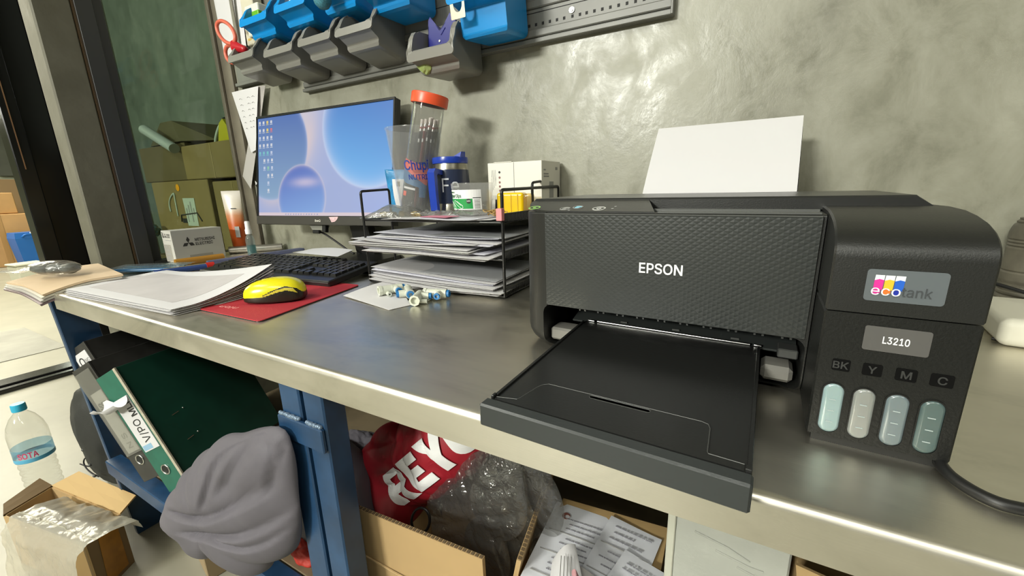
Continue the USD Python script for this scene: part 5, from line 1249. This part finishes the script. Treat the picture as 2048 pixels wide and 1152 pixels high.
lab = obj("spine_label", box(0.014, w - 0.014, -0.0012, 0.0, 0.075, 0.232), PAPER, t)
obj("lettering", text("SSP", 0.016, (w / 2, -0.0014, 0.190), (1, 0, 0), (0, 0, 1), 0.0003, True, "c", 0.034), BLACKINK, lab)
obj("lettering", text("N S", 0.018, (w / 2 + 0.010, -0.0014, 0.085), (0, 0, 1), (-1, 0, 0), 0.0003, False), GREYINK, lab)
obj("spine_pocket", box(0.006, w - 0.006, -0.0034, -0.0026, 0.07, 0.285), clear("pocket_film", (0.80, 0.80, 0.76), haze=0.12), t)
t, w, d, h = binder("black lever arch binder with a full white spine label, nearest the blue leg", 2.02, 0.106, 0.060, GRB, GRB, {})
lab = obj("spine_label", box(0.010, w - 0.012, -0.0012, 0.0, 0.03, 0.280), PAPER, t)
obj("lettering", text("O", 0.022, (w / 2 - 0.018, -0.0014, 0.246), (1, 0, 0), (0, 0, 1), 0.0003, False), BLACKINK, lab)
obj("lettering", text("INC", 0.009, (w / 2 + 0.000, -0.0014, 0.252), (1, 0, 0), (0, 0, 1), 0.0003, False), GREYINK, lab)
obj("label_patch", box(0.014, 0.044, -0.0016, -0.0011, 0.075, 0.105), mat("patch_coral", (0.60, 0.16, 0.10), 0.6), lab)

SACK = mat("sack_grey", (0.105, 0.097, 0.115), 0.7, vary=(7, 0.12), bump=(400, 0.08))
gpts = [(-1.33, -0.438), (-1.283, -0.383), (-1.196, -0.305), (-1.121, -0.243), (-1.053, -0.188), (-0.952, -0.134), (-0.878, -0.101), (-0.846, -0.09), (-0.838, -0.124), (-0.845, -0.187), (-0.853, -0.246), (-0.868, -0.287), (-0.938, -0.341), (-1.026, -0.406), (-1.09, -0.394), (-1.207, -0.452), (-1.234, -0.428)]
gs = Pillow(gpts, (-1.06, -0.315), -0.625, 0.048, 0.020, 3, 0.08, 5.0, 0.003, [((-0.825, -0.075), (-0.984, -0.205), 0.012, 0.022), ((-0.785, -0.069), (-0.881, -0.174), 0.01, 0.018), ((-1.159, -0.328), (-0.888, -0.198), 0.013, 0.016), ((-1.095, -0.336), (-0.79, -0.185), 0.012, 0.02), ((-0.931, -0.132), (-1.044, -0.25), 0.008, 0.014), ((-0.775, -0.081), (-0.805, -0.183), 0.01, 0.016), ((-0.893, -0.109), (-0.801, -0.113), 0.008, 0.014), ((-1.019, -0.317), (-0.835, -0.238), 0.008, 0.014)])
gb_ = Pillow([(-1.30, -0.42), (-1.20, -0.31), (-1.05, -0.245), (-0.95, -0.230), (-0.885, -0.27), (-0.875, -0.36), (-0.89, -0.445), (-1.05, -0.452), (-1.26, -0.452)], (-1.05, -0.36), -0.50, 0.055, 0.08, 13, 0.3, 8.0, 0.01)
t = thing("cloth_sack", "dull purple grey cloth sack slumped on the low shelf beside the green binder", "sack", (-1.17, -0.56, -0.60), 0)
obj("sack_body", tf(gb_.mesh(30), TR(1.17, 0.56, 0.60)), SACK, t, True)
obj("sack_front", tf(gs.mesh(), TR(1.17, 0.56, 0.60)), SACK, t, True)
obj("white_cloth", lump((0.055, 0.04, 0.05), 61, 0.45, 4, 4.0).apply_translation((-1.005, -0.40, -0.33)), mat("cloth_lilac", (0.36, 0.34, 0.40), 0.8), None, True, "small crumpled pale lilac cloth behind the blue double leg", "cloth")

REDC = mat("banner_red", (0.33, 0.008, 0.020), 0.55, vary=(9, 0.15), bump=(300, 0.05))
rpts = [(-0.945, -0.275), (-0.915, -0.245), (-0.828, -0.195), (-0.763, -0.125), (-0.690, -0.105), (-0.610, -0.110), (-0.640, -0.165), (-0.663, -0.195), (-0.71, -0.250), (-0.753, -0.295), (-0.797, -0.325), (-0.844, -0.345), (-0.87, -0.420), (-0.89, -0.455), (-0.935, -0.457), (-0.95, -0.387)]
rs = Pillow(rpts, (-0.80, -0.235), -0.44, 0.055, 0.06, 5, 0.35, 13.0, 0.010)
t = thing("cloth_banner", "crumpled red cloth with large white letters stuffed into the open carton", "cloth", (-0.80, -0.44, -0.46), 0)
Bk = TR(0.80, 0.44, 0.46)
obj("cloth", tf(rs.mesh(), Bk), REDC, t, True)
BLOCK = {"R": Polygon([(0, 0), (0.30, 0), (0.30, 0.36), (0.42, 0.36), (0.62, 0), (0.95, 0), (0.72, 0.42), (0.88, 0.55), (0.88, 0.85), (0.72, 1), (0, 1)]).difference(sbox(0.30, 0.58, 0.60, 0.80)),
         "E": Polygon([(0, 0), (0.82, 0), (0.82, 0.26), (0.30, 0.26), (0.30, 0.38), (0.70, 0.38), (0.70, 0.62), (0.30, 0.62), (0.30, 0.75), (0.80, 0.75), (0.80, 1), (0, 1)]),
         "Y": Polygon([(0.32, 0), (0.64, 0), (0.64, 0.40), (0.98, 1), (0.64, 1), (0.48, 0.64), (0.32, 1), (-0.02, 1), (0.32, 0.40)]),
         "O": rrect(0, 0.95, 0, 1, 0.3).difference(rrect(0.30, 0.65, 0.25, 0.75, 0.12))}
for ch, (bx_, bz_), hh, ww in (("R", (-0.797, -0.299), 0.064, 0.062), ("E", (-0.755, -0.256), 0.064, 0.060), ("Y", (-0.717, -0.216), 0.066, 0.062), ("O", (-0.676, -0.175), 0.064, 0.062)):
    m = trimesh.creation.extrude_polygon(affinity.scale(BLOCK[ch], ww, hh, origin=(0, 0)), 0.0006, engine="earcut").subdivide_to_size(0.006)
    v = m.vertices.copy()
    X, Z = bx_ + v[:, 0] * 0.72 - v[:, 1] * 0.70, bz_ + v[:, 0] * 0.69 + v[:, 1] * 0.60
    m.vertices = np.stack([X, rs.front(X, Z) - 0.0022 + v[:, 2] * -1.0, Z], 1)
    m.invert()
    obj("lettering", tf(m, Bk), WHITEINK, t)
obj("red_rag", lump((0.035, 0.02, 0.022), 71, 0.35, 4, 4.0).apply_translation((-1.00, -0.545, -0.437)), mat("rag_red", (0.50, 0.035, 0.02), 0.6), None, True, "small bright red rag on the low shelf, left of the blue double leg", "rag")

CARDB = mat("cardboard_tan", (0.43, 0.29, 0.135), 0.8, vary=(4, 0.06))
CARDD = mat("cardboard_flute", (0.12, 0.08, 0.04), 0.9)
t = thing("open_carton", "open tan corrugated carton of plastic bags, right of the blue double leg", "carton", (-0.72, -0.47, -0.4595), 0)


def wall_(name, A, Bp, C, D, th):
    """a corrugated wall: two liners with the fluting seen along the top edge C-D"""
    P_ = quad_grid(A, Bp, C, D, 2, 2)
    w_ = obj(name, shell(P_, th), CARDB, t)
    A, Bp, C, D = (np.array(x, float) for x in (A, Bp, C, D))
    n_ = np.cross(Bp - A, D - A)
    n_ /= np.linalg.norm(n_)
    k = int(np.linalg.norm(C - D) / 0.0062)
    fl = []
    for i in range(k):
        c = D + (C - D) * (i + 0.5) / k - n_ * th / 2
        u_ = (C - D) / np.linalg.norm(C - D)
        v_ = (D - A) / np.linalg.norm(D - A)
        fl.append(tf(box(-0.0021, 0.0021, -0.0010, 0.0008, -th * 0.36, th * 0.36), frame(c, u_, v_)))
    obj("fluting", cat(fl), CARDD, w_, kind="stuff")


wall_("front_wall", (-0.112, -0.088, 0), (0.118, -0.082, 0), (0.118, -0.086, 0.214), (-0.124, -0.094, 0.205), 0.006)
wall_("right_wall", (0.120, -0.070, 0), (0.125, 0.10, 0), (0.132, 0.10, 0.216), (0.158, -0.060, 0.206), 0.006)
wall_("back_wall", (0.118, 0.105, 0), (-0.105, 0.105, 0), (-0.105, 0.105, 0.19), (0.118, 0.105, 0.20), 0.006)
wall_("left_wall", (-0.108, 0.10, 0), (-0.112, -0.080, 0), (-0.130, -0.080, 0.09), (-0.128, 0.10, 0.09), 0.006)
obj("bottom", box(-0.11, 0.12, -0.082, 0.10, 0.0, 0.005), CARDB, t)
obj("crease_line", box(-0.105, 0.117, -0.0925, -0.0905, 0.120, 0.1215), mat("cardboard_pale", (0.52, 0.37, 0.19), 0.8), t)
BAGD = clear("grey_film", (0.80, 0.80, 0.78), haze=0.10, hazecol=(0.5, 0.5, 0.5), rough=0.10, bump=(70, 1.0), gain=(0.7, 0.07))
t = thing("plastic_bundle", "bundle of grey see-through plastic bags standing in the open carton", "plastic bags", (-0.655, -0.455, -0.453), 0)
for k, (px_, c0, yy) in enumerate((([(-0.735, -0.42), (-0.755, -0.33), (-0.70, -0.22), (-0.64, -0.155), (-0.60, -0.135), (-0.585, -0.20), (-0.62, -0.30), (-0.66, -0.42)], (-0.675, -0.28), -0.475), ([(-0.70, -0.42), (-0.67, -0.30), (-0.635, -0.19), (-0.60, -0.12), (-0.562, -0.10), (-0.556, -0.18), (-0.575, -0.30), (-0.615, -0.42)], (-0.615, -0.26), -0.455))):
    obj("plastic_bag", tf(Pillow(px_, c0, yy, 0.016, 0.014, 20 + k, 0.6, 26.0, 0.006).mesh(26), TR(0.655, 0.455, 0.453)), BAGD, t, True)
obj("bag_core", tf(Pillow([(-0.70, -0.43), (-0.69, -0.32), (-0.655, -0.22), (-0.61, -0.19), (-0.60, -0.26), (-0.63, -0.43)], (-0.65, -0.32), -0.44, 0.010, 0.01, 31, 0.4, 20.0, 0.004).mesh(20), TR(0.655, 0.455, 0.453)), mat("core_taupe", (0.14, 0.125, 0.11), 0.5), t, True)
obj("cable_coil", tf(cat([loop(0, 0, 0.030, 0.016, 62, 0.0022)]), TR(-0.765, -0.49, -0.315)), CABLE, None, True, "dark cable loop inside the open carton below the red cloth", "cable")

KB = thing("document_box", "brown kraft box under the printed forms, right of the open carton", "box", (-0.494, -0.49, -0.4595), 0)
KR = mat("kraft_tan", (0.42, 0.28, 0.12), 0.75, vary=(5, 0.1))
obj("box_body", hull([(-0.070, -0.10, 0), (0.085, -0.10, 0), (0.085, 0.11, 0), (-0.070, 0.11, 0), (-0.070, -0.10, 0.172), (0.082, -0.10, 0.172), (0.080, 0.112, 0.176), (-0.072, 0.100, 0.178)]), KR, KB)
obj("folder_flap", shell(quad_grid((-0.055, -0.09, 0.179), (0.086, -0.095, 0.178), (0.082, 0.121, 0.183), (-0.070, 0.104, 0.186), 6, 6), 0.003), KR, KB)


def form(name, label, loc, rz, W_, H_, rows, seed, rx=0, head=True):
    q = thing(name, label, "paper", loc, rz, None, rx)
    obj("sheet", shell(quad_grid((0, 0, 0), (W_, 0, 0), (W_, H_, 0), (0, H_, 0), 8, 8, lambda u, v: up(0.0015 * np.sin(3 * u + seed) * v)), 0.0008), mat("form_white", (0.66, 0.67, 0.72), 0.8), q, True)
    rng = np.random.default_rng(seed)
    dash, line = [], []
    for k in range(rows):
        y = H_ * (0.86 - 0.80 * k / rows)
        if k % 4 == 3:
            line.append(box(W_ * 0.06, W_ * 0.94, y, y + 0.0006, 0.0008, 0.0022))
            continue
        x = W_ * (0.12 + 0.2 * rng.random())
        while x < W_ * (0.55 + 0.35 * rng.random()):
            l = 0.002 + 0.006 * rng.random()
            dash.append(box(x, x + l, y, y + 0.0011, 0.0008, 0.0021))
            x += l + 0.0012
    obj("print_line", cat(dash), mat("form_ink", (0.24, 0.24, 0.27), 0.7), q, kind="stuff")
    if line:
        obj("ruled_line", cat(line), GREYINK, q, kind="stuff")
    return q


q = form("printed_form", "printed form with a brown round emblem, on the kraft box beside the open carton", (-0.560, -0.590, -0.2755), 3, 0.115, 0.195, 18, 1)
obj("emblem", tf(prism(Point(0, 0).buffer(0.006).difference(Point(0.002, -0.001).buffer(0.0038)), 0.0005, "z", 0.0012), TR(0.022, 0.172, 0.0008)), mat("emblem_brown", (0.22, 0.08, 0.06), 0.6), q)
form("printed_form", "printed form at the right back, against the kraft folder's edge", (-0.500, -0.50, -0.2725), -6, 0.072, 0.112, 8, 2)
form("printed_form", "printed form lying lowest at the right, beside the grey foam box", (-0.485, -0.575, -0.2695), -12, 0.080, 0.140, 12, 3)
fs = thing("crumpled_slip", "crumpled white and pink paper slip lying across the printed forms", "paper", (-0.492, -0.545, -0.263), 28)
obj("sheet", shell(quad_grid((-0.035, -0.045, 0.004), (0.020, -0.05, 0.004), (0.014, 0.060, 0.020), (-0.016, 0.052, 0.004), 12, 12, lambda u, v: up(0.010 * np.sin(3.1 * u) * v)), 0.0008), PAPER, fs, True)
obj("pink_fold", shell(quad_grid((0.0, -0.05, 0.012), (0.028, -0.05, 0.010), (0.016, 0.012, 0.022), (0.004, 0.020, 0.024), 8, 8, lambda u, v: up(0.006 * np.sin(5 * u))), 0.0008), mat("fold_pink", (0.52, 0.27, 0.29), 0.8), fs, True)
obj("grey_card", shell(quad_grid((0.012, -0.06, 0.004), (0.062, -0.05, 0.004), (0.050, 0.014, 0.006), (0.014, 0.040, 0.012), 6, 6), 0.001), mat("card_greige", (0.38, 0.36, 0.35), 0.7), fs, True)
obj("print_line", cat([tube([(-0.010 + 0.004 * k, 0.014, 0.0235 - 0.0012 * k), (-0.006 + 0.004 * k, 0.040, 0.0245 - 0.0006 * k)], 0.0005, 4) for k in range(4)]), GREYINK, fs, kind="stuff")

FOAM = mat("foam_board", (0.40, 0.41, 0.37), 0.7, vary=(14, 0.06), bump=(60, 0.5))
fb = thing("foam_box", "grey white foam box on the low shelf under the printer", "box", (-0.345, -0.40, -0.4595), 0)
obj("box_body", box(-0.054, 0.052, -0.10, 0.10, 0.0, 0.325, 0.002), FOAM, fb)
obj("edge_strip", cat(box(-0.056, -0.048, -0.1025, -0.0995, 0.0, 0.326, 0.001)), mat("foam_edge", (0.50, 0.50, 0.42), 0.7), fb)
obj("lid_line", box(-0.046, 0.050, -0.1008, -0.0995, 0.236, 0.239), mat("foam_edge", ()), fb)
for k, (z, s) in enumerate(((0.31, 1), (0.296, -1), (0.285, 1))):
    obj("dent_ridge", tube([(-0.03 + 0.02 * k, -0.1003, z), (0.0 + 0.02 * k, -0.1003, z - 0.006), (0.02 + 0.012 * k, -0.1003, z - 0.004 * s - 0.01)], 0.0010, 6), FOAM, fb, True)
bk2 = thing("brown_carton", "brown carton with a white tape strip, right of the foam box under the bench", "carton", (-0.235, -0.42, -0.4595), 0)
obj("box_body", box(-0.052, 0.10, -0.085, 0.085, 0.0, 0.300, 0.002), CARDB, bk2)
obj("flap", hull([(-0.056, -0.088, 0.318), (-0.024, -0.088, 0.313), (-0.020, -0.088, 0.28), (-0.050, -0.088, 0.28), (-0.056, -0.085, 0.318), (-0.024, -0.085, 0.313), (-0.020, -0.085, 0.28), (-0.050, -0.085, 0.28)]), CARDB, bk2)
obj("flap", hull([(x, y, z) for y in (-0.0885, -0.0855) for x, z in ((-0.012, 0.312), (0.05, 0.312), (0.05, 0.29), (-0.006, 0.29))]), CARDB, bk2)
obj("tape_strip", hull([(x, y, z) for y in (-0.0905, -0.0890) for x, z in ((-0.026, 0.315), (-0.012, 0.313), (-0.006, 0.28), (-0.018, 0.28))]), mat("foam_edge", ()), bk2)

# ------------------------------------------------------------------ on the floor at the left
SC = thing("small_carton", "small open brown carton with orange tape on the floor by the bench's left leg", "carton", (-1.825, -0.672, FZ), 0)


def side_(name, a, b, m, z1=0.150, th=0.004, lean=(0, 0)):
    a, b = np.array(a, float), np.array(b, float)
    return obj(name, shell(quad_grid((*a, 0.0005), (*b, 0.0005), (*(b + lean), z1), (*(a + lean), z1), 2, 2), th), m, SC)


fl_, fr_, br_, bl_ = (-0.150, -0.085), (0.178, -0.022), (0.125, 0.062), (-0.195, 0.015)
TAPE = mat("tape_orange", (0.30, 0.13, 0.012), 0.3, vary=(12, 0.35))
side_("side", fl_, fr_, CARDB)
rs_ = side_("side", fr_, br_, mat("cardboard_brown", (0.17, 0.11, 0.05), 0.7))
side_("side", br_, bl_, CARDB)
side_("side", bl_, fl_, CARDB)
obj("tape_patch", shell(quad_grid((0.166, 0.000, 0.012), (0.136, 0.048, 0.012), (0.136, 0.048, 0.140), (0.162, 0.006, 0.140), 2, 2), 0.0008), TAPE, SC)
obj("flap", shell(quad_grid((*br_, 0.150), (*bl_, 0.150), (bl_[0] + 0.02, bl_[1] + 0.055, 0.166), (br_[0] - 0.03, br_[1] + 0.045, 0.160), 3, 3), 0.004), mat("cardboard_tan_light", (0.50, 0.34, 0.15), 0.8), SC)
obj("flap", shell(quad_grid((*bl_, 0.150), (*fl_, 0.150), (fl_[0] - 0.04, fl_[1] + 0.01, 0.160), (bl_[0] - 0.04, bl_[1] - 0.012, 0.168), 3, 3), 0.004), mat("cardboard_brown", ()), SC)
obj("bottom", prism(Polygon([fl_, fr_, br_, bl_]).buffer(-0.004), 0.004, "z", 0.0005), CARDB, SC)
BAGW = clear("clear_bag", (0.90, 0.89, 0.84), haze=0.38, hazecol=(0.88, 0.87, 0.80), rough=0.16, bump=(38, 0.6), gain=(0.35, 0.03))
pb2 = thing("clear_poly_bag", "big crumpled clear plastic bag draped over the small open carton", "bag", (-1.775, -0.702, FZ), 0)
uu_, vv_ = np.meshgrid(np.linspace(0, 1, 60), np.linspace(0, 1, 70), indexing="ij")
pth = np.array([(0.075, 0.110), (0.060, 0.152), (0.005, 0.172), (-0.032, 0.168), (-0.050, 0.142), (-0.056, 0.075), (-0.066, 0.022), (-0.090, 0.008)])
sv = np.linspace(0, 1, len(pth))
yy, zz_ = np.interp(vv_, sv, pth[:, 0]), np.interp(vv_, sv, pth[:, 1])
xx = -0.160 + uu_ * 0.290 + 0.02 * np.sin(6 * vv_) + 0.05 * vv_
nz = meshkit.fbm(np.stack([uu_ * 7, vv_ * 7, 0 * uu_], -1), 4, 12) - 0.5
Pb = np.stack([xx + 0.010 * nz, yy + 0.19 * (xx + 0.02) + 0.010 - 0.022 * np.abs(nz) - 0.006 * (vv_ > 0.5), zz_ + 0.020 * nz * (vv_ < 0.6) + 0.006 * (1 - vv_)], -1)
obj("film", shell(Pb, 0.0003), BAGW, pb2, True)
obj("seam_ridge", tube(np.stack([Pb[:, 26, 0], Pb[:, 26, 1] - 0.002, Pb[:, 26, 2] + 0.001], -1), 0.0012, 6), BAGW, pb2, True)
wbt = thing("water_bottle", "clear plastic water bottle with a blue cap and blue label on the floor", "bottle", (-2.285, -0.632, FZ), 0)
obj("bottle_wall", lathe([(0, 0.004), (0.030, 0.0005), (0.043, 0.006)] + [(0.043 - 0.0030 * (0.5 - 0.5 * math.cos(z * 2 * math.pi / 0.021)), z) for z in np.linspace(0.012, 0.138, 43)] + [(0.0445, 0.145), (0.0445, 0.192), (0.0455, 0.200), (0.0452, 0.235), (0.040, 0.262), (0.028, 0.288), (0.016, 0.303), (0.0135, 0.308), (0.0135, 0.325), (0, 0.325)], 40), clear("pet_clear", (0.93, 0.93, 0.91), haze=0.10, hazecol=(0.8, 0.8, 0.74), rough=0.04), wbt, 40)
obj("cap", lathe([(0, 0.310), (0.0165, 0.310), (0.0168, 0.314), (0.0165, 0.330), (0.0150, 0.333), (0, 0.333)], 28), mat("cap_sky", (0.03, 0.40, 0.62), 0.35), wbt, 40)
bl = obj("label_band", lathe([(0.0449, 0.147), (0.0453, 0.148), (0.0453, 0.190), (0.0449, 0.191)], 48), clear("label_film", (0.55, 0.75, 0.88), haze=0.45, hazecol=(0.30, 0.58, 0.75)), wbt, 40)
obj("label_wave", lathe([(0.0454, 0.148), (0.0456, 0.149), (0.0456, 0.158), (0.0454, 0.160)], 48), mat("wave_blue", (0.10, 0.40, 0.62), 0.4), bl, 40)
obj("lettering", tf(wrap(text("SOTA", 0.018, (-0.022, 0.164, 0), (1, 0, 0), (0, 1, 0), 0.0004, True, width=0.046), 0.0457), TR(0, 0, 0, 0, 0, 62)), mat("print_magenta", (0.62, 0.05, 0.14), 0.5), bl)
bag = thing("black_backpack", "black backpack slumped on the floor behind the bench's left leg", "backpack", (-2.165, -0.485, FZ), 0)
obj("bag_body", tf(lump((0.125, 0.07, 0.19), 81, 0.16, 4), TR(0, 0, 0.18)), mat("bag_black", (0.018, 0.019, 0.016), 0.7, bump=(200, 0.2)), bag, True)
for k, (x, z) in enumerate(((0.01, 0.16), (0.03, 0.11), (0.045, 0.075))):
    obj("stud", tf(trimesh.creation.icosphere(2, 0.005), TR(x, -0.068, z)), GREYP, bag, True)
for k, pts in enumerate((((-2.15, -0.50, -0.56), (-2.26, -0.53, -0.56), (-2.275, -0.53, -0.585), (-2.18, -0.52, -0.55), (-2.08, -0.50, -0.50)), ((-2.17, -0.52, -0.64), (-2.24, -0.54, -0.66), (-2.23, -0.545, -0.69), (-2.19, -0.53, -0.72)), ((-2.16, -0.53, -0.665), (-2.21, -0.54, -0.68), (-2.26, -0.55, -0.68)))):
    obj("thin_wire", tube(spline(pts, 8), 0.0022, 6), CABLE, None, True, ("thin black wire looping out left over the black backpack's top", "thin black wire bending down beside the water bottle", "thin black wire reaching left from the black backpack's middle")[k], "wire")
lc = thing("flat_carton", "low brown carton on the floor under the shelf, left of the grey sack", "carton", (-1.60, -0.46, FZ), -12)
obj("box_body", box(-0.10, 0.16, -0.055, 0.10, 0.0, 0.085, 0.002), mat("cardboard_dusty", (0.30, 0.22, 0.12), 0.8), lc)
obj("box_tape", box(-0.1005, 0.1605, -0.0555, -0.045, 0.078, 0.0855), CARDB, lc)

# ------------------------------------------------------------------ behind the window pane
OLIVE = mat("carton_olive", (0.24, 0.17, 0.065), 0.8, vary=(5, 0.1))
DOCK = mat("carton_dark", (0.13, 0.095, 0.04), 0.8, vary=(5, 0.15))


def hall_box(label, x0, x1, y0, y1, z0, z1, m, rz=0, tape=True):
    q = thing("cardboard_box", label, "box", ((x0 + x1) / 2, (y0 + y1) / 2, z0), rz)
    w_, d_ = (x1 - x0) / 2, (y1 - y0) / 2
    obj("box_body", box(-w_, w_, -d_, d_, 0, z1 - z0, 0.003), m, q)
    if tape:
        obj("flap_edge", box(-0.002, 0.002, -d_ - 0.001, -d_ + 0.002, 0, z1 - z0 - 0.003), mat("flap_tan", (0.40, 0.30, 0.14), 0.7), q)
    return q


LABEL = mat("label_mint", (0.50, 0.56, 0.50), 0.6)
hall_box("long dark cardboard box lowest in the pile behind the pane", -2.92, -2.08, 0.02, 0.29, FZ, -0.081, DOCK)
q = hall_box("brown box with an orange dot and a white shipping label behind the pane", -2.80, -2.30, 0.03, 0.28, -0.080, 0.262, OLIVE, 0, False)
fy = -0.1255
obj("orange_dot", prism(Point(-0.005, 0.314).buffer(0.015), 0.001, "y", fy - 0.0012), mat("dot_orange", (0.85, 0.36, 0.01), 0.5), q)
lb = obj("shipping_label", hull([(x, y, z) for y in (fy - 0.0012, fy) for x, z in ((0.018, 0.268), (0.118, 0.268), (0.114, 0.148), (0.024, 0.148))]), LABEL, q)
obj("label_print", cat([box(0.034 + 0.02 * k, 0.042 + 0.02 * k, fy - 0.0018, fy - 0.001, 0.165 + 0.03 * (k % 2), 0.225 + 0.014 * (k % 3)) for k in range(4)]), GREYINK, lb, kind="stuff")
obj("tape_hook", tube(spline([(-0.11, fy - 0.002, 0.21), (-0.095, fy - 0.002, 0.265), (-0.055, fy - 0.002, 0.288), (-0.046, fy - 0.002, 0.278), (-0.05, fy - 0.002, 0.19)], 6), 0.0035, 6), LABEL, q, True)
obj("printed_arrow", cat(tube([(-0.03, fy - 0.001, 0.165), (-0.02, fy - 0.001, 0.195), (0.12, fy - 0.001, 0.205), (0.15, fy - 0.001, 0.17)], 0.003, 6), box(-0.02, 0.03, fy - 0.001, fy, 0.16, 0.18)), BLACKINK, q, kind="stuff")
q = hall_box("plain brown box with two pale labels, rightmost behind the pane", -2.285, -1.995, 0.04, 0.28, -0.080, 0.252, OLIVE)
obj("shipping_label", box(0.02, 0.11, -0.1215, -0.120, 0.18, 0.26), LABEL, q)
obj("shipping_label", box(0.04, 0.12, -0.1215, -0.120, 0.07, 0.13), LABEL, q)
hall_box("brown box with a pale flap edge, topmost of the pile behind the pane", -2.46, -1.995, 0.03, 0.29, 0.264, 0.400, OLIVE)
hall_box("dark box half hidden at the pile's left behind the pane", -2.90, -2.47, 0.05, 0.29, 0.264, 0.42, DOCK, 0, False)
obj("dark_cover", hull([(-2.80, 0.06, 0.424), (-2.76, 0.28, 0.424), (-2.47, 0.04, 0.424), (-2.66, 0.06, 0.515), (-2.56, 0.06, 0.515), (-2.60, 0.28, 0.525), (-2.30, 0.10, 0.42), (-2.47, 0.28, 0.45)]), mat("cover_olive", (0.085, 0.07, 0.028), 0.8), None, False, "dark folded sheet heaped on the boxes behind the pane", "cover")
obj("paper_roll", cyl((-2.69, 0.008, 0.485), (-2.455, 0.006, 0.390), 0.020, 20), mat("roll_pale", (0.36, 0.40, 0.40), 0.6), None, 40, "pale paper roll lying aslant against the boxes behind the pane", "roll")
yb = thing("yellow_container", "small yellow container with a dark cap on the boxes behind the pane", "container", (-2.215, 0.11, 0.401), 0)
obj("container_body", hull([(x, y, z) for y in (-0.03, 0.03) for x, z in ((-0.045, 0), (0.055, 0), (0.05, 0.05), (0.015, 0.09), (-0.015, 0.075))]), mat("container_yellow", (0.52, 0.46, 0.01), 0.4), yb)
obj("container_cap", cyl((-0.005, 0, 0.078), (-0.025, 0, 0.095), 0.010, 14), BLK, yb, 40)
obj("hose", tube(spline([(-0.085, -0.02, 0.0), (-0.07, -0.02, 0.03), (-0.04, -0.02, 0.06), (-0.015, -0.02, 0.07)], 8), 0.006, 8), LABEL, yb, True)
obj("foil_scrap", lump((0.045, 0.03, 0.03), 91, 0.4, 3, 5.0).apply_translation((-2.765, -0.022, -0.081 + 0.125)), mat("foil_blue", (0.10, 0.18, 0.24), 0.2, 0.6), None, True, "crumpled bluish foil scrap by the window frame behind the pane", "foil")

# ------------------------------------------------------------------ beyond the door
YB1, YB2 = mat("yard_carton", (0.46, 0.27, 0.11), 0.8, vary=(3, 0.1)), mat("yard_carton_dark", (0.28, 0.19, 0.10), 0.8)


def yard_box(label, loc, size, m, rz=0):
    q = thing("shipping_box", label, "box", loc, rz)
    w_, d_, h_ = size
    obj("box_body", box(-w_ / 2, w_ / 2, -d_ / 2, d_ / 2, 0, h_, 0.01), m, q)
    obj("box_tape", box(w_ / 2 - 0.002, w_ / 2 + 0.004, -0.03, 0.03, 0.0, h_), mat("yard_tape", (0.38, 0.22, 0.08), 0.4), q)
    return q


yard_box("tan shipping box, upper one of the two at the far left beyond the door", (-10.1, 0.72, 0.02), (0.5, 0.52, 0.30), YB1, 4)
yard_box("wide tan shipping box under the upper tan one, beyond the door", (-10.1, 0.78, FZ), (0.6, 0.80, 0.765), YB1, -3)
yard_box("orange brown shipping box behind the blue bin, beyond the door", (-10.60, 1.36, FZ), (0.5, 0.60, 0.70), YB1, 6)
yard_box("dim brown shipping box farthest back by the dark panel, beyond the door", (-11.2, 1.55, FZ), (0.34, 0.9, 1.30), YB2, 0)
bb = thing("blue_bin", "bright blue plastic bin with a white handle tag on the yard's floor", "bin", (-9.55, 0.98, FZ), 3)
obj("bin_body", hull([(x, y, z) for z, k in ((0, 0.85), (0.42, 1.0), (0.50, 0.94)) for x, y in ((-0.16 * k, -0.20 * k), (0.16 * k, -0.20 * k), (0.16 * k, 0.20 * k), (-0.16 * k, 0.20 * k))]), mat("bin_royal", (0.015, 0.14, 0.50), 0.4), bb)
obj("handle", tube(bend([(0.165, -0.13, 0.44), (0.178, -0.10, 0.475), (0.178, 0.10, 0.475), (0.165, 0.13, 0.44)], 0.03), 0.012, 8), mat("bin_royal", ()), bb, True)
obj("white_tag", box(0.168, 0.180, -0.045, 0.045, 0.470, 0.505, 0.003), WHITEINK, bb)
wt = thing("white_tub", "low white box with a lid on the floor in front of the blue bin", "box", (-7.95, 0.55, FZ), 8)
obj("tub_body", box(-0.12, 0.12, -0.13, 0.13, 0, 0.19, 0.012), mat("tub_white", (0.60, 0.60, 0.50), 0.6), wt)
obj("tub_lid", box(-0.13, 0.13, -0.14, 0.14, 0.190, 0.215, 0.008), mat("tub_white", ()), wt)
wt2 = thing("white_tub", "flat white box right of the lidded white one, beyond the door", "box", (-8.05, 0.86, FZ), 4)
obj("tub_body", box(-0.12, 0.12, -0.14, 0.14, 0, 0.15, 0.012), mat("tub_white", ()), wt2)
struct("wall_panel", cat(box(-11.49, -11.42, 1.22, 2.28, 0.62, 2.0), ), mat("panel_slate", (0.10, 0.11, 0.095), 0.6, vary=(3, 0.2)))
lamp = thing("wall_lamp", "bright white lamp on the yard's far wall", "lamp", (-11.40, 1.46, 1.60), 0)
obj("lamp_glow", box(-0.03, 0.03, -0.10, 0.10, 0, 0.36, 0.01), usdkit.material(stage, "/World/Looks/lamp_glow", {"e": ("emission", {"color": (0.95, 1.0, 0.82), "strength": 16.0})}, [], "e.emission"), lamp)
obj("lamp_housing", box(-0.045, -0.031, -0.12, 0.12, -0.02, 0.38, 0.004), GREYP, lamp)
